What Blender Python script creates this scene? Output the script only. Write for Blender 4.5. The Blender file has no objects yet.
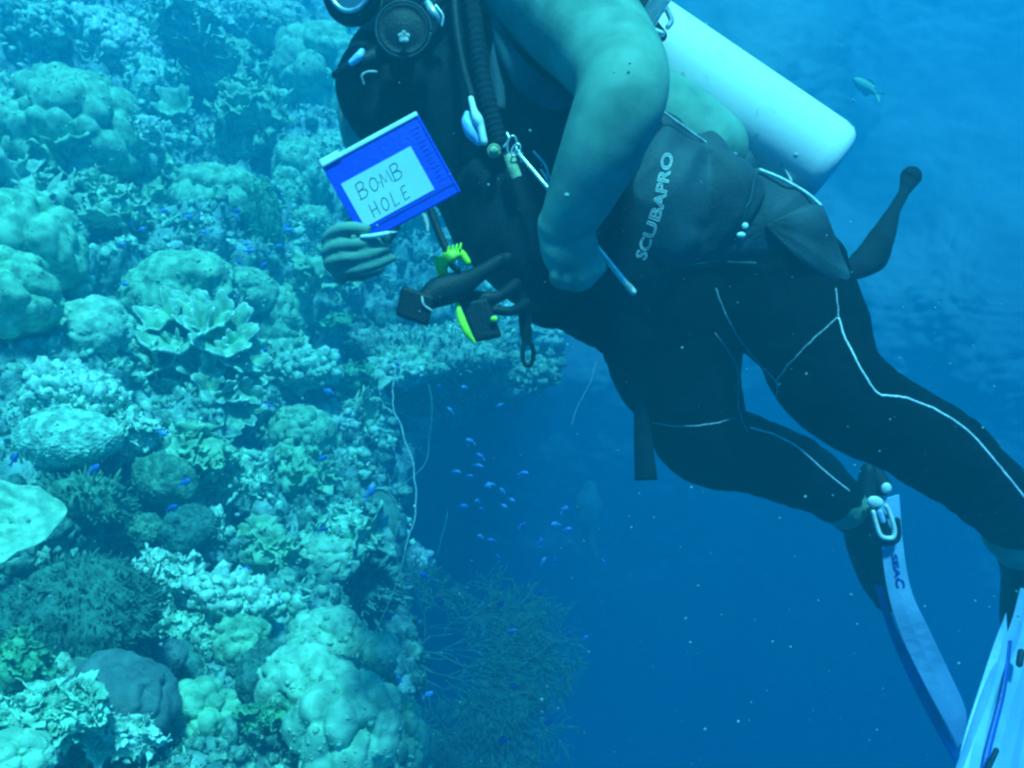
import bpy, math, random
import numpy as np
from mathutils import Vector, Matrix
from mathutils.bvhtree import BVHTree
random.seed(7); rng = np.random.default_rng(7)
S = bpy.context.scene
C = S.collection
# ------------------------------------------------------------------ camera
PITCH = math.radians(10)
F_PX = 796.0
cam = bpy.data.cameras.new('camera'); cam.lens = 28; cam.sensor_width = 36
cam.clip_start = 0.02; cam.clip_end = 400
cam_o = bpy.data.objects.new('camera', cam); C.objects.link(cam_o)
cam_o.location = (0, 0, 0); cam_o.rotation_euler = (math.radians(90) - PITCH, 0, 0)
S.camera = cam_o
# ------------------------------------------------------------------ light, world, water
SUN_EL, SUN_AZ = 66, 14          # azimuth measured from behind the camera towards the right
sun_dir = Vector((math.sin(math.radians(SUN_AZ)) * math.cos(math.radians(SUN_EL)),
                  -math.cos(math.radians(SUN_AZ)) * math.cos(math.radians(SUN_EL)),
                  math.sin(math.radians(SUN_EL))))
sl = bpy.data.lights.new('sun', 'SUN'); sl.energy = 5.0; sl.angle = math.radians(6)
sl.color = (0.15, 1.0, 0.66)    # daylight after many metres of sea water
so = bpy.data.objects.new('sun', sl); C.objects.link(so)
so.rotation_euler = sun_dir.to_track_quat('Z', 'Y').to_euler()
W = bpy.data.worlds.new('World'); S.world = W; W.use_nodes = True
nt = W.node_tree; nt.nodes.clear()
sky = nt.nodes.new('ShaderNodeTexSky'); sky.sky_type = 'NISHITA'; sky.sun_disc = False
sky.sun_elevation = math.radians(SUN_EL); sky.sun_rotation = math.atan2(sun_dir.x, sun_dir.y)
mul = nt.nodes.new('ShaderNodeMix'); mul.data_type = 'RGBA'; mul.blend_type = 'MULTIPLY'; mul.inputs[0].default_value = 1
mul.inputs[7].default_value = (0.03, 0.70, 0.54, 1)   # the same water column tints the sky light
bg = nt.nodes.new('ShaderNodeBackground'); bg.inputs[1].default_value = 0.11
wo = nt.nodes.new('ShaderNodeOutputWorld')
nt.links.new(sky.outputs[0], mul.inputs[6]); nt.links.new(mul.outputs[2], bg.inputs[0]); nt.links.new(bg.outputs[0], wo.inputs[0])
S.view_settings.view_transform = 'Standard'; S.view_settings.look = 'None'
S.view_settings.exposure = 2.22; S.view_settings.gamma = 1
cy = S.cycles
cy.max_bounces = 5; cy.diffuse_bounces = 3; cy.glossy_bounces = 2; cy.volume_bounces = 2
cy.transmission_bounces = 2; cy.transparent_max_bounces = 6
cy.use_denoising = True; cy.filter_width = 2.5
cy.caustics_reflective = False; cy.caustics_refractive = False

# ------------------------------------------------------------------ helpers
FW = np.array([0, math.cos(PITCH), -math.sin(PITCH)]); RT = np.array([1., 0, 0]); UP = np.array([0, math.sin(PITCH), math.cos(PITCH)])
def P(px, py, d):
    return d * (FW + RT * ((px - 512) / F_PX) + UP * ((384 - py) / F_PX))
def P_arr(px, py, d):
    return d[..., None] * (FW + RT * ((px - 512) / F_PX)[..., None] + UP * ((384 - py) / F_PX)[..., None])
def norm(v):
    v = np.asarray(v, float); return v / (np.linalg.norm(v) + 1e-12)

def mat(name, c1, c2=None, rough=0.8, scale=20, bump=0.0, bscale=60, spec=0.3, metal=0, pos=(0.4, 0.6), detail=5, coat=0):
    m = bpy.data.materials.new(name); m.use_nodes = True
    n = m.node_tree; b = n.nodes['Principled BSDF']
    b.inputs['Roughness'].default_value = rough; b.inputs['Metallic'].default_value = metal
    b.inputs['Specular IOR Level'].default_value = spec; b.inputs['Coat Weight'].default_value = coat
    tc = n.nodes.new('ShaderNodeTexCoord')
    c2 = c2 or tuple(x * 0.7 for x in c1)
    nz = n.nodes.new('ShaderNodeTexNoise'); nz.inputs['Scale'].default_value = scale; nz.inputs['Detail'].default_value = detail
    n.links.new(tc.outputs['Object'], nz.inputs['Vector'])
    r = n.nodes.new('ShaderNodeValToRGB'); r.color_ramp.elements[0].position = pos[0]; r.color_ramp.elements[1].position = pos[1]
    r.color_ramp.elements[0].color = (*c2, 1); r.color_ramp.elements[1].color = (*c1, 1)
    n.links.new(nz.outputs[0], r.inputs[0]); n.links.new(r.outputs[0], b.inputs['Base Color'])
    if bump:
        n2 = n.nodes.new('ShaderNodeTexNoise'); n2.inputs['Scale'].default_value = bscale; n2.inputs['Detail'].default_value = 4
        bp = n.nodes.new('ShaderNodeBump'); bp.inputs['Strength'].default_value = bump; bp.inputs['Distance'].default_value = 0.01
        n.links.new(tc.outputs['Object'], n2.inputs['Vector']); n.links.new(n2.outputs[0], bp.inputs['Height']); n.links.new(bp.outputs[0], b.inputs['Normal'])
    return m

M = {
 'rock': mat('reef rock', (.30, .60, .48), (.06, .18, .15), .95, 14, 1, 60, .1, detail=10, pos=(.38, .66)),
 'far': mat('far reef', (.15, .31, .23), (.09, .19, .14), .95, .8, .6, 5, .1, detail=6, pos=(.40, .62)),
 'sand': mat('seabed sand', (.45, .42, .34), (.3, .3, .24), .95, 2, .3, 20, .1),
 'pale': mat('pale coral', (.40, .84, .58), (.16, .40, .27), .85, 30, .5, 160, .2),
 'white': mat('white coral', (.56, .90, .70), (.24, .50, .36), .8, 45, .4, 160, .2),
 'tan': mat('tan coral', (.24, .54, .36), (.06, .19, .14), .85, 30, .6, 200, .2),
 'tan_soft': mat('tan leather coral', (.28, .66, .38), (.14, .38, .22), .85, 22, .35, 300, .15),
 'pale_soft': mat('pale leather coral', (.36, .72, .46), (.20, .46, .30), .85, 26, .4, 300, .15),
 'olive': mat('olive coral', (.13, .38, .22), (.05, .18, .11), .9, 40, .7, 220, .1),
 'green': mat('green coral', (.13, .50, .24), (.06, .24, .13), .85, 40, .6, 200, .15),
 'dark': mat('hollow shade growth', (.09, .28, .20), (.03, .11, .08), .95, 40, .6, 150, .1),
 'fuzz': mat('dark tufted coral', (.09, .30, .22), (.045, .15, .11), .95, 50, .9, 300, .05),
 'grey': mat('grey encrusting coral', (.11, .23, .20), (.07, .15, .14), .85, 20, .5, 250, .2),
 'fan': mat('sea fan', (0.124, .34, .26), (0.068, .20, .15), .9, 30, 0, 1, .1),
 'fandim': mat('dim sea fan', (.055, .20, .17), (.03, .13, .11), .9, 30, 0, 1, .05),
 'whip': mat('whip coral', (0.384, .58, .48), (0.248, .38, .3), .8, 60, 0, 1, .1),
 'fish': mat('blue fish skin', (.03, .15, .50), (.02, .09, .34), .45, 80, 0, 1, .5),
 'fishpale': mat('pale blue fish skin', (.09, .30, .62), (.05, .18, .48), .4, 80, 0, 1, .6),
 'neo': mat('black neoprene', (.003, .005, .010), (.002, .003, .006), .85, 60, .35, 500, .05),
 'jacket': mat('black nylon', (.007, .013, .024), (.003, .006, .012), .8, 25, .5, 350, .2),
 'jacket2': mat('charcoal nylon', (.040, .075, .095), (.010, .020, .032), .7, 9, .2, 160, .25, pos=(.35, .7)),
 'seam': mat('pale seam thread', (.42, .46, .5), (.2, .24, .3), .8, 200, 0, 1, .2),
 'seamb': mat('bright seam thread', (.9, .9, .9), (.6, .6, .62), .8, 200, 0, 1, .2),
 'skin': mat('skin', (.17, .31, .25), (.075, .175, .145), .62, 16, .10, 420, .22, detail=8, pos=(.3, .62)),
 'skinpale': mat('ankle skin', (.14, .28, .19), (.10, .21, .15), .6, 18, .2, 220, .3),
 'hair': mat('hair', (.02, .016, .012), None, .7, 60, .5, 300, .3),
 'tank': mat('white tank paint', (.84, .74, .72), (.45, .42, .40), .42, 38, .04, 90, .35, pos=(.24, .36), detail=8),
 'webbing': mat('grey webbing', (.55, .55, .55), (.3, .3, .3), .7, 120, .3, 500, .3),
 'metal': mat('steel', (.75, .76, .78), (.55, .56, .58), .3, 90, 0, 1, .5, metal=.6),
 'rubber': mat('black rubber', (.005, .009, .016), (.003, .005, .010), .6, 60, .2, 200, .3),
 'yellow': mat('fluorescent yellow plastic', (.62, .95, .03), (.45, .75, .02), .45, 40, .15, 120, .4),
 'slate': mat('blue slate plastic', (.008, .030, .62), (.007, .025, .52), .45, 12, .1, 150, .4),
 'slatedark': mat('dark blue slot', (.004, .02, .30), None, .5),
 'paper': mat('white writing panel', (.46, .58, .58), (.42, .53, .54), .5, 10, 0, 1, .4),
 'ink': mat('grey pencil line', (.12, .17, .17), (.07, .10, .10), .9, 300, 0, 1, .1),
 'plastic': mat('pale blue plastic', (.35, .55, .85), (.22, .4, .75), .35, 40, 0, 1, .5),
 'white_p': mat('white plastic', (.80, .80, .78), (.66, .66, .65), .4, 30, 0, 1, .5),
 'finwhite': mat('pale fin rubber', (.26, .44, .66), (.20, .36, .57), .45, 14, .1, 100, .45),
 'finblue': mat('blue fin rubber', (.015, .07, .42), (.01, .05, .3), .45, 14, .1, 100, .45),
 'mote': mat('drifting particle', (.30, .44, .42), (.15, .24, .23), .9, 5, 0, 1, .2),
 'glass': mat('mask glass', (.10, .16, .2), None, .08, 5, 0, 1, .8, coat=.5),
  'armband': mat('worn teal nylon', (.05, .10, .12), (.03, .06, .08), .8, 20, .1, 200, .15),
 'tabgreen': mat('worn olive webbing', (.42, .48, .30), (.28, .33, .2), .8, 120, .3, 300, .2),
}

def mk(name, V, Fc, m, parent=None, smooth=True, origin=None, label=None, cat=None, group=None, kind=None):
    V = np.asarray(V, float)
    if parent is not None: org = np.array(parent.matrix_world.translation) if parent.parent is None else np.array(parent['o'])
    elif origin is not None: org = np.asarray(origin, float)
    else: org = np.zeros(3)
    me = bpy.data.meshes.new(name)
    me.from_pydata((V - org).tolist(), [], [tuple(f) for f in Fc])
    me.materials.append(M[m] if isinstance(m, str) else m)
    if smooth: me.polygons.foreach_set('use_smooth', [True] * len(me.polygons))
    me.update()
    o = bpy.data.objects.new(name, me); C.objects.link(o)
    if parent is not None: o.parent = parent
    else: o.location = org
    return tag(o, label, cat, group, kind)
def tag(o, label=None, cat=None, group=None, kind=None):
    if label: o['label'] = label
    if cat: o['category'] = cat
    if group: o['group'] = group
    if kind: o['kind'] = kind
    return o
def thing(name, loc, label, cat, group=None):
    o = bpy.data.objects.new(name, None); C.objects.link(o); o.location = tuple(loc); o.empty_display_size = .05
    o.matrix_world = Matrix.Translation(Vector(tuple(loc)))
    return tag(o, label, cat, group)
def child(name, V, Fc, m, part, **k):           # a sub-part under a part (whose own offset from the thing is zero)
    me_o = part.parent
    org = np.array(me_o.matrix_world.translation)
    o = mk(name, np.asarray(V) - org, Fc, m, None, **k); o.parent = part; o.location = (0, 0, 0)
    return o
def cat_vf(parts):
    Vs, Fs, n = [], [], 0
    for V, Fc in parts:
        V = np.asarray(V); Vs.append(V); Fs += [tuple(i + n for i in f) for f in Fc]; n += len(V)
    return np.concatenate(Vs), Fs

# noise --------------------------------------------------------------
def _h(ix, iy, iz, s=0):
    n = (ix * 374761393 + iy * 668265263 + iz * 2147483647 + s * 1274126177) & 0xffffffff
    n = ((n ^ (n >> 13)) * 1274126177) & 0xffffffff
    n = ((n ^ (n >> 16)) * 2246822519) & 0xffffffff
    return ((n ^ (n >> 15)) & 0xffffff) / float(0xffffff)
def vn(p, s=0):
    p = np.asarray(p, float); i = np.floor(p).astype(np.int64); f = p - i; f = f * f * (3 - 2 * f); r = 0
    for dx in (0, 1):
        wx = f[..., 0] if dx else 1 - f[..., 0]
        for dy in (0, 1):
            wy = f[..., 1] if dy else 1 - f[..., 1]
            for dz in (0, 1):
                wz = f[..., 2] if dz else 1 - f[..., 2]
                r = r + wx * wy * wz * _h(i[..., 0] + dx, i[..., 1] + dy, i[..., 2] + dz, s)
    return r * 2 - 1
def fbm(p, o=4, s=0, g=.5):
    a, r, t = 1, 0, 0
    for k in range(o):
        r = r + a * vn(p * 2 ** k + 17.3 * k, s + k); t += a; a *= g
    return r / t
def worley(p, s=0):
    p = np.asarray(p, float); i = np.floor(p).astype(np.int64); best = np.full(p.shape[:-1], 9.); b2 = best.copy()
    for dx in (-1, 0, 1):
        for dy in (-1, 0, 1):
            for dz in (-1, 0, 1):
                j = i + np.array([dx, dy, dz])
                c = np.stack([j[..., k] + .15 + .7 * _h(j[..., 0], j[..., 1], j[..., 2], s + k + 5) for k in range(3)], -1)
                d = np.linalg.norm(p - c, axis=-1)
                b2 = np.where(d < best, best, np.minimum(b2, d)); best = np.minimum(best, d)
    return best, b2

# basic shapes ---------------------------------------------------------
def catmull(pts, n):
    pts = np.asarray(pts, float)
    if len(pts) == 2:
        t = np.linspace(0, 1, n)[:, None]; return pts[0] * (1 - t) + pts[1] * t
    q = np.vstack([2 * pts[0] - pts[1], pts, 2 * pts[-1] - pts[-2]]); out = []
    m = len(pts) - 1
    for t in np.linspace(0, m, n):
        k = min(int(t), m - 1); u = t - k; a, b, c, d = q[k:k + 4]
        out.append(.5 * ((2 * b) + (-a + c) * u + (2 * a - 5 * b + 4 * c - d) * u * u + (-a + 3 * b - 3 * c + d) * u ** 3))
    return np.array(out)
def tube(path, rad, ns=8, ref=None, flat=1.0, n=None, cap=True):
    """tube through 3D points; radius (screen-plane) and flat = depth radius / radius; rounded ends"""
    path = np.asarray(path, float); rad = np.full(len(path), rad, float) if np.isscalar(rad) else np.asarray(rad, float)
    fl = np.full(len(path), flat, float) if np.isscalar(flat) else np.asarray(flat, float)
    data = np.column_stack([path, rad, fl])
    if n: data = catmull(data, n)
    path, rad, fl = data[:, :3], np.maximum(data[:, 3], 1e-5), data[:, 4]
    T = np.gradient(path, axis=0); T /= np.linalg.norm(T, axis=1)[:, None] + 1e-12
    if cap:   # hemispherical ends
        A1 = (85, 73, 61, 49, 37, 25, 12) if ns >= 24 else (80, 55, 28)
        pre, pr, pf, Tn = [], [], [], []
        for a in A1: pre.append(path[0] - T[0] * rad[0] * math.sin(math.radians(a))); pr.append(rad[0] * math.cos(math.radians(a))); pf.append(fl[0]); Tn.append(T[0])
        post, qr, qf, Tp = [], [], [], []
        for a in A1[::-1]: post.append(path[-1] + T[-1] * rad[-1] * math.sin(math.radians(a))); qr.append(rad[-1] * math.cos(math.radians(a))); qf.append(fl[-1]); Tp.append(T[-1])
        path = np.vstack([pre, path, post]); rad = np.concatenate([pr, rad, qr]); fl = np.concatenate([pf, fl, qf]); T = np.vstack([Tn, T, Tp])
    V = []; prev = None
    for p, t, r, f in zip(path, T, rad, fl):
        rf = ref if ref is not None else (norm(p) if ref is None else ref)
        a = np.cross(t, rf)
        if np.linalg.norm(a) < .15: a = prev if prev is not None else np.cross(t, [0.3, .5, .9])
        if prev is not None and np.dot(a, prev) < 0: a = -a
        a = norm(a); prev = a; b = norm(np.cross(a, t)); a = norm(np.cross(t, b))
        for k in range(ns):
            w = 2 * math.pi * k / ns; V.append(p + a * r * math.cos(w) + b * r * f * math.sin(w))
    m = len(path); Fc = [(i * ns + k, i * ns + (k + 1) % ns, (i + 1) * ns + (k + 1) % ns, (i + 1) * ns + k) for i in range(m - 1) for k in range(ns)]
    Fc += [tuple(range(ns))[::-1], tuple((m - 1) * ns + k for k in range(ns))]
    return np.array(V), Fc
def ptube(pts, ns=8, flat=1.0, n=None):
    """pts: (px, py, depth, radius in px[, flat])"""
    path = [P(a[0], a[1], a[2]) for a in pts]; r = [a[3] * a[2] / F_PX for a in pts]
    fl = [a[4] if len(a) > 4 else flat for a in pts]
    return tube(path, r, ns * 2 if ns >= 14 else ns, flat=fl, n=n or max(2, (10 if ns >= 14 else 6) * len(pts)))
_ico = {}
def ico(sub):
    if sub not in _ico:
        t = (1 + 5 ** .5) / 2
        V = [(-1, t, 0), (1, t, 0), (-1, -t, 0), (1, -t, 0), (0, -1, t), (0, 1, t), (0, -1, -t), (0, 1, -t), (t, 0, -1), (t, 0, 1), (-t, 0, -1), (-t, 0, 1)]
        V = [norm(v) for v in V]
        Fc = [(0, 11, 5), (0, 5, 1), (0, 1, 7), (0, 7, 10), (0, 10, 11), (1, 5, 9), (5, 11, 4), (11, 10, 2), (10, 7, 6), (7, 1, 8), (3, 9, 4), (3, 4, 2), (3, 2, 6), (3, 6, 8), (3, 8, 9), (4, 9, 5), (2, 4, 11), (6, 2, 10), (8, 6, 7), (9, 8, 1)]
        for _ in range(sub):
            mid = {}; N = []
            def m_(a, b):
                k = (min(a, b), max(a, b))
                if k not in mid: mid[k] = len(V); V.append(norm(V[a] + V[b]))
                return mid[k]
            for a, b, c in Fc:
                x, y, z = m_(a, b), m_(b, c), m_(c, a); N += [(a, x, z), (b, y, x), (c, z, y), (x, y, z)]
            Fc = N
        _ico[sub] = (np.array(V), Fc)
    return _ico[sub]
def ell(c, r, sub=2, R=None):
    V, Fc = ico(sub); V = V * np.asarray(r)
    if R is not None: V = V @ np.asarray(R).T
    return V + np.asarray(c), Fc
def Rr(a): return np.array([[math.cos(a), 0, -math.sin(a)], [0, 1, 0], [math.sin(a), 0, math.cos(a)]])
def box(c, h, A=None):
    """box with half sizes h on axes A (rows)"""
    A = np.eye(3) if A is None else np.asarray(A); c = np.asarray(c)
    V = [c + A[0] * h[0] * i + A[1] * h[1] * j + A[2] * h[2] * k for i in (-1, 1) for j in (-1, 1) for k in (-1, 1)]
    return np.array(V), [(0, 1, 3, 2), (4, 6, 7, 5), (0, 4, 5, 1), (2, 3, 7, 6), (0, 2, 6, 4), (1, 5, 7, 3)]
def bevel(o, w, seg=2):
    b = o.modifiers.new('bevel', 'BEVEL'); b.width = w; b.segments = seg; b.limit_method = 'ANGLE'; return o
def remesh(V, Fc, voxel, smooth=3, fac=.6):
    me = bpy.data.meshes.new('tmp'); me.from_pydata(np.asarray(V).tolist(), [], [tuple(f) for f in Fc]); me.update()
    o = bpy.data.objects.new('tmp', me); C.objects.link(o)
    r = o.modifiers.new('r', 'REMESH'); r.mode = 'VOXEL'; r.voxel_size = voxel
    s = o.modifiers.new('s', 'SMOOTH'); s.iterations = smooth; s.factor = fac
    dg = bpy.context.evaluated_depsgraph_get(); e = o.evaluated_get(dg); m2 = e.to_mesh()
    n = len(m2.vertices); A = np.empty(n * 3); m2.vertices.foreach_get('co', A); N = np.empty(n * 3); m2.vertices.foreach_get('normal', N)
    F2 = [tuple(p.vertices) for p in m2.polygons]
    e.to_mesh_clear(); bpy.data.objects.remove(o); bpy.data.meshes.remove(me)
    return A.reshape(-1, 3), F2, N.reshape(-1, 3)
def frame(n):
    n = norm(n); a = norm(np.cross([0.1, 0, 1.0], n)) if abs(n[2]) < .95 else np.array([1., 0, 0]); a = norm(np.cross(n, np.cross(a, n)))
    return np.stack([a, norm(np.cross(n, a)), n])     # rows: x, y, z(out)

# ================================================================== THE REEF (setting)
cols = [-420, -120, 0, 100, 200, 300, 380, 430, 446, 425, 380]
rows = {1250: (.75, .85, .92, 1.0, 1.1, 1.2, 1.3, 1.4, 1.8, 2.6, 4),
        950: (1.0, 1.12, 1.2, 1.3, 1.4, 1.55, 1.65, 1.8, 2.3, 3.2, 5),
        780: (1.25, 1.35, 1.45, 1.55, 1.68, 1.85, 1.98, 2.15, 2.6, 3.6, 5.5),
        680: (1.4, 1.5, 1.58, 1.7, 1.86, 2.04, 2.2, 2.45, 2.9, 4, 6),
        580: (1.5, 1.62, 1.75, 1.9, 2.1, 2.32, 2.55, 2.85, 3.3, 4.4, 6.2),
        480: (1.7, 1.85, 1.98, 2.15, 2.4, 2.75, 3.0, 3.3, 3.7, 4.8, 6.5),
        400: (1.9, 2.05, 2.2, 2.45, 2.75, 3.2, 3.55, 3.85, 4.1, 5, 6.8),
        365: (2.0, 2.15, 2.3, 2.57, 2.92, 3.38, 3.75, 4.1, 4.35, 5.1, 6.9),
        330: (2.1, 2.25, 2.4, 2.7, 3.1, 3.55, 3.95, 4.3, 4.6, 5.3, 7),
        240: (2.3, 2.5, 2.75, 3.1, 3.5, 3.9, 4.3, 4.7, 5.0, 5.6, 7),
        160: (2.9, 3.1, 3.45, 3.85, 4.3, 4.7, 5.0, 5.2, 5.5, 6, 7.5),
        80: (3.7, 4.0, 4.35, 4.75, 5.2, 5.6, 6.0, 6.4, 6.7, 7.2, 8.2),
        0: (4.7, 5.1, 5.5, 5.9, 6.3, 6.7, 7.0, 7.4, 7.7, 8.2, 9),
        -80: (5.5, 5.9, 6.3, 6.8, 7.2, 7.6, 7.9, 8.2, 8.5, 8.9, 9.4)}
edge_shift = {1250: 10, 950: 20, 780: -20, 680: -58, 580: -52, 480: -48, 400: -20, 365: 70, 330: 95, 240: 60, 160: 60, 80: 100, 0: 200, -80: 300}
ry = sorted(rows)
ctl = np.zeros((len(ry), len(cols), 2))
for i, y in enumerate(ry):
    for j, x in enumerate(cols):
        w = max(0, (x - 300) / 130.) if j < 8 else 1
        ctl[i, j] = (x + edge_shift[y] * min(w, 1), rows[y][j])
NU, NV = 330, 300
def grid_interp(ctl, tr, tc):
    A = np.stack([catmull(np.column_stack([ctl[i], np.zeros(len(ctl[i]))]), 1200)[:, :2] for i in range(len(ctl))])
    return A
# parameterise columns by index, rows by py
def bspl(ctlv, ts):     # monotone-ish interpolation through control values at integer knots
    n = len(ctlv); q = np.concatenate([[2 * ctlv[0] - ctlv[1]], ctlv, [2 * ctlv[-1] - ctlv[-2]]])
    k = np.clip(ts.astype(int), 0, n - 2); u = ts - k
    shp = (-1,) + (1,) * (ctlv.ndim - 1); u = u.reshape(shp)
    a, b, c, d = q[k], q[k + 1], q[k + 2], q[k + 3]
    return .5 * ((2 * b) + (-a + c) * u + (2 * a - 5 * b + 4 * c - d) * u * u + (-a + 3 * b - 3 * c + d) * u ** 3)
cidx = np.concatenate([np.linspace(0, 1, 20, endpoint=False), np.linspace(1, 7, 270, endpoint=False), np.linspace(7, 10, 40)])
ridx_y = np.linspace(ry[0], ry[-1], NV); ridx_y = np.sort(np.concatenate([np.linspace(-55, 0, 16), np.linspace(0, 800, 250)[1:], np.linspace(800, 1250, 31)[1:]]))
ridx = np.interp(ridx_y, ry, np.arange(len(ry)))
G = bspl(bspl(ctl.transpose(1, 0, 2), cidx).transpose(1, 0, 2), ridx)     # rows x cols x 2
G[..., 0] += (np.clip((G[..., 0] - 360) / 60, 0, 1) * 1.0) * (22 * fbm(np.stack([ridx_y * .035, ridx_y * 0, ridx_y * 0], -1), 3, 77) + 10 * fbm(np.stack([ridx_y * .13, ridx_y * 0, ridx_y * 0], -1), 2, 78))[:, None] * np.interp(ridx_y, [400, 480], [1, .5])[:, None]
G[..., 1] *= np.interp(ridx_y, [-80, 0, 330, 560, 800], [1.12, 1.2, 1.3, 1.22, 1.1])[:, None]
PX, DD = G[..., 0], G[..., 1]; PY = np.repeat(ridx_y[:, None], PX.shape[1], 1)
def gnormal(A):
    du = np.gradient(A, axis=1); dv = np.gradient(A, axis=0); n = np.cross(du, dv); n /= np.linalg.norm(n, axis=-1)[..., None] + 1e-12
    s = np.sign((n * A).sum(-1)); return n * -s[..., None]
base = P_arr(PX, PY, DD); Nn = gnormal(base)
sm = lambda x, a, b: np.clip((x - a) / (b - a), 0, 1) ** 2 * (3 - 2 * np.clip((x - a) / (b - a), 0, 1))
w1, w2 = worley(base * 3.2 + fbm(base * 2, 2)[..., None] * .5); w3, _ = worley(base * 8, 3)
w4, _ = worley(base * 19, 13)
disp = .46 * fbm(base * 1.7, 4, 2) + .27 * (0.55 - w1) * np.minimum(1, DD / 2) + .10 * (0.5 - w3) + .045 * (.5 - w4) + .05 * fbm(base * 13, 3, 9)
disp *= np.clip(DD / 3.2, .35, 1.1)
disp *= 1 - .75 * np.clip((PX - 365) / 45, 0, 1) * np.clip((PY - 385) / 50, 0, 1)
near_v = base + Nn * disp[..., None]
R_, C_ = PX.shape
gridf = lambda R, Cc: [(i * Cc + j, i * Cc + j + 1, (i + 1) * Cc + j + 1, (i + 1) * Cc + j) for i in range(R - 1) for j in range(Cc - 1)]
near = mk('reef_slope', near_v.reshape(-1, 3), gridf(R_, C_), 'rock', kind='structure', label='rugged coral reef slope rising beside the diver')
near_n = gnormal(near_v)

# far reef wall of the hole
fc = np.array([-700, -200, 200, 450, 600, 760, 880, 960, 1040, 1300, 1800.])
fr = {-90: (9, 9, 9.5, 9.5, 9.5, 9, 8.6, 8.6, 8.8, 9, 9), 60: (9, 9, 9, 9, 8.6, 6.6, 8.2, 8.2, 8.2, 8, 8),
      180: (9, 9, 8.6, 8.6, 8, 6.6, 7.4, 7.0, 7.0, 7, 7), 280: (9, 9, 8.2, 8, 7.6, 7, 6.4, 5.9, 6, 6, 6), 370: (9, 9, 7.6, 7, 7, 7, 6.3, 5.95, 5.9, 5.8, 5.8),
      430: (9, 9, 7.7, 7.3, 7.3, 7.3, 6.6, 6.15, 6.1, 6.0, 6.0), 520: (9, 9, 8.2, 8.0, 8.0, 8.0, 7.2, 6.6, 6.5, 6.3, 6.3),
      700: (10, 10, 10, 9.6, 9.6, 9.6, 8.8, 8.0, 7.8, 7.4, 7.4), 900: (11, 11, 11, 12, 12, 13, 13, 12, 12, 11, 11)}
fy = sorted(fr); fctl = np.array([[(fc[j], fr[y][j]) for j in range(len(fc))] for y in fy])
fci = np.interp(np.linspace(-700, 1800, 620), fc, np.arange(len(fc))); fyy = np.linspace(-30, 900, 300)
G2 = bspl(bspl(fctl.transpose(1, 0, 2), fci).transpose(1, 0, 2), np.interp(fyy, fy, np.arange(len(fy))))
fb = P_arr(G2[..., 0], np.repeat(fyy[:, None], G2.shape[1], 1), G2[..., 1] * 1.4); fn = gnormal(fb)
fw, _ = worley(fb * 1.3, 4); fw2, _ = worley(fb * 3.1, 6)
fw3, _ = worley(fb * 7.5, 8); fd = .40 * fbm(fb * .5, 3, 5) + .12 * (.55 - fw) + .12 * (.5 - fw2) + .09 * (.5 - fw3)
far_v = fb + fn * fd[..., None]
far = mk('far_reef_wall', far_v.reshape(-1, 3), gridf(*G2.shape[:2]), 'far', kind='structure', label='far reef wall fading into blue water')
# seabed
gx = np.linspace(-30, 30, 50); sx, sy = np.meshgrid(gx, gx + 24)
sz = -9.5 + .5 * fbm(np.stack([sx * .2, sy * .2, sx * 0], -1), 3)
mk('seabed', np.stack([sx, sy, sz], -1).reshape(-1, 3), gridf(50, 50), 'sand', kind='structure')

near_bvh = BVHTree.FromPolygons([Vector(v) for v in near_v.reshape(-1, 3)], gridf(R_, C_))
def hit(px, py, bvh=None):
    d = norm(P(px, py, 1)); r = (bvh or near_bvh).ray_cast(Vector((0, 0, 0)), Vector(d))
    return (np.array(r[0]), np.array(r[1])) if r[0] is not None else (None, None)
def depth_of(p): return float(np.dot(p, FW))

# ---- pieces scattered on surfaces ------------------------------------
def t_knob(sub=0):
    V, Fc = ico(sub); V = V.copy(); V[:, 2] += .3; return V, Fc
def t_finger():
    V = []; Fc = []
    for i, (z, r) in enumerate(((-.3, .34), (.7, .30), (1.5, .26), (1.9, .12))):
        for k in range(5): a = 2 * math.pi * k / 5 + i * .3; V.append((r * math.cos(a) + .12 * z * z * .5, r * math.sin(a), z))
    for i in range(3):
        for k in range(5): Fc.append((i * 5 + k, i * 5 + (k + 1) % 5, i * 5 + 5 + (k + 1) % 5, i * 5 + 5 + k))
    Fc.append(tuple(range(15, 20))); return np.array(V), Fc
def t_leaf():
    V = []; n = 5
    for s in (0, 1):
        for i in range(3):
            for k in range(n):
                a = -1.1 + 2.2 * k / (n - 1); r = (.25, .8, 1.15)[i] * (1 + .12 * math.sin(k * 2.1 + i)); z = (0, .55, 1.2)[i]
                V.append((r * math.sin(a), .45 * r * math.cos(a) - .3 + .08 * (-1) ** k * i + s * .10, z))
    q = lambda s, i, k: s * 15 + i * n + k; Fc = []
    for i in range(2):
        for k in range(n - 1):
            Fc.append((q(0, i, k), q(0, i, k + 1), q(0, i + 1, k + 1), q(0, i + 1, k))); Fc.append((q(1, i, k), q(1, i + 1, k), q(1, i + 1, k + 1), q(1, i, k + 1)))
    for k in range(n - 1): Fc.append((q(0, 2, k), q(0, 2, k + 1), q(1, 2, k + 1), q(1, 2, k)))
    for i in range(2): Fc += [(q(0, i, 0), q(0, i + 1, 0), q(1, i + 1, 0), q(1, i, 0)), (q(0, i, n - 1), q(1, i, n - 1), q(1, i + 1, n - 1), q(0, i + 1, n - 1))]
    return np.array(V), Fc
TPL = {'knob': t_knob(0), 'knob1': t_knob(1), 'finger': t_finger(), 'leaf': t_leaf()}
def t_lump():
    V, Fc = ico(1); V = V * (1 + .34 * np.random.default_rng(5).uniform(-1, 1, (len(V), 1))); V[:, 2] = V[:, 2] * 1.15 + .2; return V, Fc
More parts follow.
